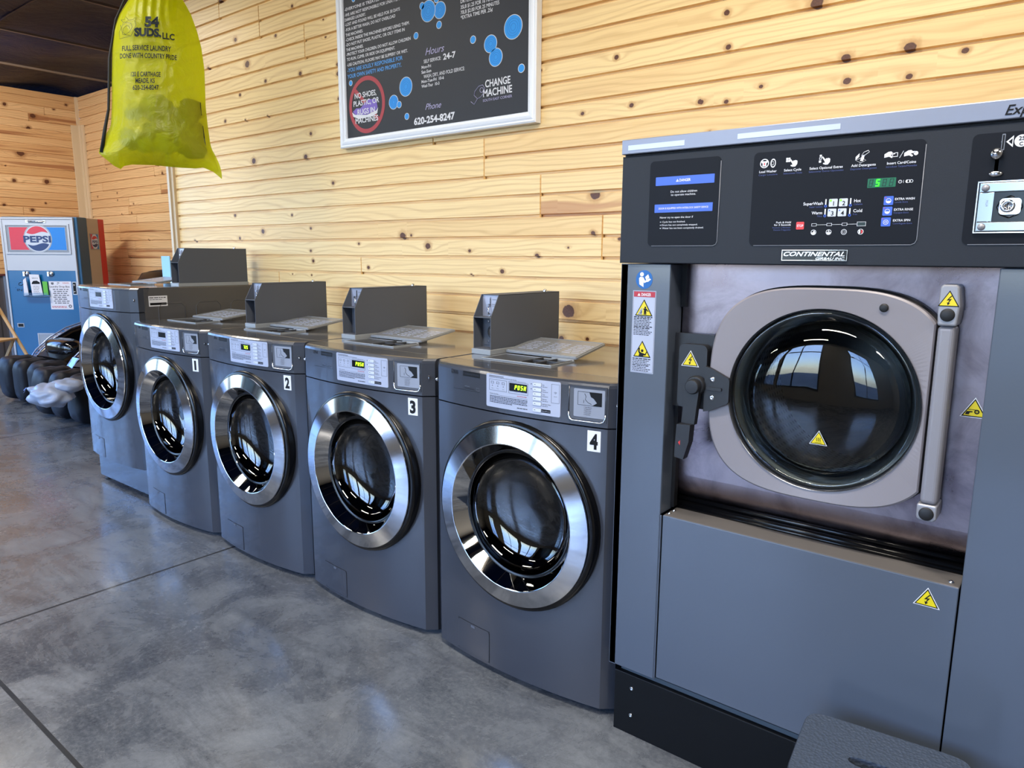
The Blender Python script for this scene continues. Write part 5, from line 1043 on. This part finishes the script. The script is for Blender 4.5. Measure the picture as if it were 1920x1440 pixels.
b = MB(A); b.frame(.060, .22, .330, .432, .012, .016, .022, 'soda_white'); b.rr(.072, .232, .318, .420, .016, .018, 'logo_grey', 0, 1); b.to('delivery_hatch', dr)
B_ = lambda u, v, w: (.600+w, u, v)                     # right-hand side
b = MB(B_); b.rr(.215, 1.338, .375, 1.514, 0, .002, 'logo_grey', 0, 2); b.rr(.222, 1.346, .255, 1.506, .002, .003, 'logo_red', 0, 1); b.rr(.335, 1.346, .368, 1.506, .002, .003, 'logo_blue', 0, 1); b.disc(.295, 1.426, .066, .002, .0035, 'logo_pale', 28, ry=.080); logo(b, .295, 1.426, .062, .0036); b.text('PEPSI', .245, 1.410, .030, 'logo_navy', .005, right=.345, bold=.03); b.to('side_logo', sm)
def at_sm(u, w, z): 
    c_, s_ = math.cos(YAW), math.sin(YAW); y = -w; return (-8.119+u*c_-y*s_, 1.241+u*s_+y*c_, z)
def onsm(name, label, cat, u, w, z):
    return empty(name, label, cat, at_sm(u, w, z), YAW)
fl = onsm('flyer', 'white laundry drop box flyer taped to the blue soda machine door', 'flyer', .360, .016, .690)
C_ = lambda u, v, w: (u-.360, -w, v-.690)
b = MB(C_); b.rr(.236, .693, .481, .996, 0, .0012, 'paper', 0, 2); b.to('sheet', fl)
b = MB(C_); b.text('54', .330, .972, .016, 'ink', .0016, bold=.02); b.text('Suds', .322, .960, .008, 'ink', .0016); b.poly([(.262, .985), (.290, .985), (.292, .965), (.278, .958), (.262, .965)], 0, .0016, 'ink_mid'); b.bars(.39, .46, .980, .004, 'ink_red', .0016, 3); b.bars(.39, .46, .972, .004, 'ink_red', .0016, 4)
b.text('Laundry Drop Box', .246, .930, .021, 'ink', .0016, right=.462, bold=.01)
for k in range(8): b.bars(.275+.01*(k % 2), .445-.01*(k % 3), .904-.021*k, .010, 'ink_mid', .0016, k+7)
b.bars(.25, .41, .722, .006, 'ink_red', .0016, 3); b.bars(.25, .41, .712, .006, 'ink_red', .0016, 5); b.ring(.448, .728, .008, .018, 0, .0016, 'ink_mid', 14); b.to('print', fl)
hl = onsm('brochure_holder', 'small clear card shelf fixed to the blue soda machine door', 'holder', .13, .016, .83); hm = lambda u, v, w: (u-.13, -w, v-.83)
b = MB(hm); b.rr(-.010, .832, .250, .836, 0, .06, 'acrylic', 0, 2); b.rr(-.010, .836, .250, .875, .057, .060, 'acrylic', 0, 2); b.rr(-.010, .836, .250, .900, 0, .003, 'acrylic', 0, 2); b.to('tray', hl)
def card(label, pts, mt, w, dark=False):
    cx = sum(p[0] for p in pts)/len(pts); z0 = min(p[1] for p in pts); o = onsm('brochure', label, 'brochure', cx, w, z0); o['group'] = 'brochures in the card shelf'
    b = MB(lambda u, v, q_: (u-cx, -q_, v-z0)); b.poly(pts, 0, .006, mt); b.to('sheets', o)
    if dark: 
        b = MB(lambda u, v, q_: (u-cx, -q_, v-z0)); b.poly([(.072, .975), (.090, 1.000), (.130, 1.004), (.160, .985), (.160, .968), (.074, .966)], .006, .0066, 'ink'); b.text('SERVICE', .080, 1.022, .016, 'ink_mid', .0066, right=.145)
        for k in range(5): b.bars(.085, .150, .94-.018*k, .005, 'ink_mid', .0066, k)
        b.to('print', o)
card('white brochure with a dark car-like picture in the card shelf', [(.052, 1.070), (.158, 1.068), (.182, .850), (.066, .843)], 'paper', .040, True)
card('fanned white leaflets leaning at the left end of the card shelf', [(-.012, 1.010), (.020, 1.035), (.034, .850), (-.016, .838)], 'paper', .050)
card('green leaflet at the right end of the card shelf', [(.180, .996), (.232, .994), (.234, .850), (.186, .850)], 'paper_green', .030)
# ---------------------------------------------------------------- massage chairs in the alcove
def blob(b, c_, r, mt, seed=0, amp=.05, nu=28, nv=18, ex=1.0):
    def fn(s_, t):
        a, e = s_*2*PI, (t-.5)*PI; f = lambda x: math.copysign(abs(x)**ex, x)
        q = Vector((f(math.cos(a))*f(math.cos(e)), f(math.sin(a))*f(math.cos(e)), f(math.sin(e)))); k = 1+amp*noise.noise(q*2.2+Vector((seed, 0, 0)))
        return (c_[0]+q.x*r[0]*k, c_[1]+q.y*r[1]*k, c_[2]+q.z*r[2]*k)
    b.grid(nu, nv, fn, mt, wrap=True)
def slab(b, path, x0, x1, th, mt, nx=8, crown=.02):     # padded band: path of (y,z), between x0 and x1
    n = len(path)
    def pt(i, s_, side):
        y, z = path[i]; a = path[max(0, i-1)]; c_ = path[min(n-1, i+1)]; d = Vector((c_[0]-a[0], c_[1]-a[1])).normalized(); nx_, nz_ = -d.y, d.x
        k = th*(.5*side)+(crown*(1-(2*s_-1)**2)*(1 if side > 0 else 0)); k *= 1 if 0 < i < n-1 else .3
        return (x0+(x1-x0)*s_, y+nx_*k, z+nz_*k)
    V = []; F = []; m_ = nx+1
    for i in range(n):
        ring_ = [pt(i, j/nx, 1) for j in range(m_)]+[pt(i, 1-j/nx, -1) for j in range(m_)]; V += ring_
    L = 2*m_
    for i in range(n-1):
        for j in range(L): F.append((i*L+j, i*L+(j+1) % L, (i+1)*L+(j+1) % L, (i+1)*L+j))
    F += [tuple(range(L)), tuple(range((n-1)*L, n*L))]; b.add(V, F, mt, True)
def massage_chair(name_label, x, y, rz):
    t = empty('massage_chair', name_label, 'massage chair', (x, y, 0), rz, 'massage chairs in the alcove')
    b = MB(); b.box(-.36, .45, .03, .36, 1.20, .22, 'vinyl_black'); b.box(-.30, .5, 0, .30, 1.1, .03, 'rubber'); b.to('base', t, .03)
    for k, u in enumerate((-.285, .0, .285)):             # padded calf rolls, open channels between
        b = MB(); blob(b, (u, .20+.0*k, .205), (.122 if k != 1 else .100, .15, .188), 'vinyl_soft', k*3, .08, ex=.5); b.to('calf_pad', t)
    b = MB(); slab(b, [(.16, .10), (.30, .08), (.42, .10)], -.36, .36, .10, 'vinyl_soft'); b.to('foot_bed', t)
    b = MB(); slab(b, [(.34, .36), (.45, .385), (.70, .37), (.95, .34), (1.02, .36)], -.27, .27, .14, 'vinyl_black', crown=.03); b.to('seat', t)
    b = MB(); blob(b, (0, .46, .46), (.25, .10, .085), 'vinyl_gloss', 2, .05, ex=.7); b.to('thigh_cushion', t)
    b = MB(); slab(b, [(.98, .38), (1.10, .55), (1.22, .75), (1.36, .95), (1.44, 1.06), (1.47, 1.10)], -.29, .29, .15, 'vinyl_black', crown=.03); b.to('backrest', t)
    b = MB(); slab(b, [(1.05, .34), (1.24, .60), (1.38, .85), (1.50, 1.00), (1.54, 1.08)], -.36, .36, .06, 'vinyl_soft', crown=-.03); b.to('back_shell', t)
    b = MB(); blob(b, (0, 1.46, 1.005), (.36, .13, .135), 'vinyl_soft', 5, .06, ex=.75); b.to('head_pillow', t)
    for s_ in (-1, 1):
        side = [(.34, .30), (.40, .40), (.52, .50), (.68, .585), (.86, .635), (1.02, .645), (1.20, .62), (1.28, .52), (1.22, .30), (1.10, .12), (.60, .10), (.42, .16)]
        b = MB(); b.poly(side, s_*.38-.05, s_*.38+.045, 'vinyl_gloss', m=lambda u, v, w: (w, u, v)); ar = b.to('armrest', t, .03, seg=3)
        b = MB(); edge = [(.33, .315), (.40, .415), (.52, .515), (.68, .600), (.86, .650), (1.02, .660)]
        for x_ in (-.05, .05): b.tube([(s_*.38+x_, y_, z_) for y_, z_ in edge], .007, 'trim_silver', 6)
        b.to('silver_piping', ar)
        b = MB()
        for i in range(len(edge)-1):
            (y0, z0), (y1, z1) = edge[i], edge[i+1]
            for j in range(4):
                for k in range(4):
                    f0 = (j+.15)/4; f1 = (j+.7)/4; X0 = s_*.38-.035+.018*k
                    ya, za, yb, zb_ = y0+(y1-y0)*f0, z0+(z1-z0)*f0-.006, y0+(y1-y0)*f1, z0+(z1-z0)*f1-.006
                    b.add([(X0, ya, za), (X0+.011, ya, za), (X0+.011, yb, zb_), (X0, yb, zb_)], [(0, 1, 2, 3)], 'bronze_print')
        b.to('printed_band', ar)
    return t
c1 = massage_chair('black massage chair with three calf pads, left one, before the soda machine', -6.20, .41, math.radians(4))
c2 = massage_chair('black massage chair with three calf pads, right one, behind the raised laundry machine', -5.25, .36, math.radians(4))
b = MB(); b.add([(-.43, .60, .567), (-.37, .60, .567), (-.37, .66, .600), (-.43, .66, .600)], [(0, 1, 2, 3)], 'sticker_yellow'); b.to('yellow_sticker', c2, label='small yellow sticker')
b = MB(); b.add([(-.435, .335, .31), (-.335, .335, .31), (-.335, .42, .43), (-.435, .42, .43)], [(0, 1, 2, 3)], 'trim_silver'); b.to('card_reader', c2, solid=.02)
b = MB(); b.box(-.50, .55, .42, -.44, .75, .50, 'vinyl_gloss'); b.to('remote_pocket', c2, .02)
pb = empty('plastic_bag', 'crumpled translucent white plastic bag on the calf pads of the right massage chair', 'plastic bag', (-4.86, .30, .2))
b = MB(); blob(b, (0, -.03, .09), (.19, .13, .085), 'poly_bag', 8, .22, 40, 26, .9); blob(b, (.06, .06, .15), (.12, .10, .05), 'poly_bag', 3, .25, 30, 20, .9); bb = b.to('bag', pb)
b = MB(); b.add([(-.10, -.17, .13), (-.05, -.18, .135), (-.04, -.165, .155), (-.09, -.155, .15)], [(0, 1, 2, 3)], 'ui_dimblue'); b.add([(-.16, -.15, .105), (-.12, -.165, .105), (-.11, -.155, .125), (-.15, -.14, .125)], [(0, 1, 2, 3)], 'ui_dimblue'); b.to('print', pb)
# ---------------------------------------------------------------- folding wooden chair at the left edge
wc = empty('folding_chair', 'light wooden folding chair frame at the left edge before the metal wainscot', 'chair', (-7.37, .74, 0), YAW+PI/2)
for s_ in (-1, 1):
    b = MB(lambda u, v, w, s_=s_: (s_*.21+w, u, v)); b.poly([(-.22, 0), (-.19, 0), (.20, .80), (.17, .80)][::1], -.010, .010, 'chair_wood'); b.to('leg', wc, .003)
    b = MB(lambda u, v, w, s_=s_: (s_*.185+w, u, v)); b.poly([(.24, 0), (.27, 0), (.05, .43), (.02, .43)], -.010, .010, 'chair_wood'); b.to('leg', wc, .003)
for k, (y, z) in enumerate(((-.19, .05), (.24, .03), (-.095, .22))):
    b = MB(); b.box(-.21, y, z, .21, y+.02, z+.035, 'chair_wood'); b.to('rung', wc, .003)
b = MB(); b.box(-.20, .0, .435, .20, .28, .455, 'chair_wood'); b.to('seat', wc, .004)
b = MB(); b.box(-.21, .15, .68, .21, .17, .78, 'chair_wood'); b.to('backrest', wc, .004)
# small card stand on top of the raised machine, behind its coin box
cs = empty('leaflet_stand', 'clear stand with pale blue leaflets beside the coin box of the raised machine', 'leaflet stand', (-3.40, .47, 1.128))
b = MB(); b.box(-.055, -.04, 0, .055, .04, .004, 'acrylic'); b.box(-.055, .0, .004, .055, .004, .13, 'acrylic'); b.to('stand', cs)
b = MB(); b.box(-.05, -.006, .005, .05, -.001, .155, 'leaflet_blue'); b.to('leaflets', cs)
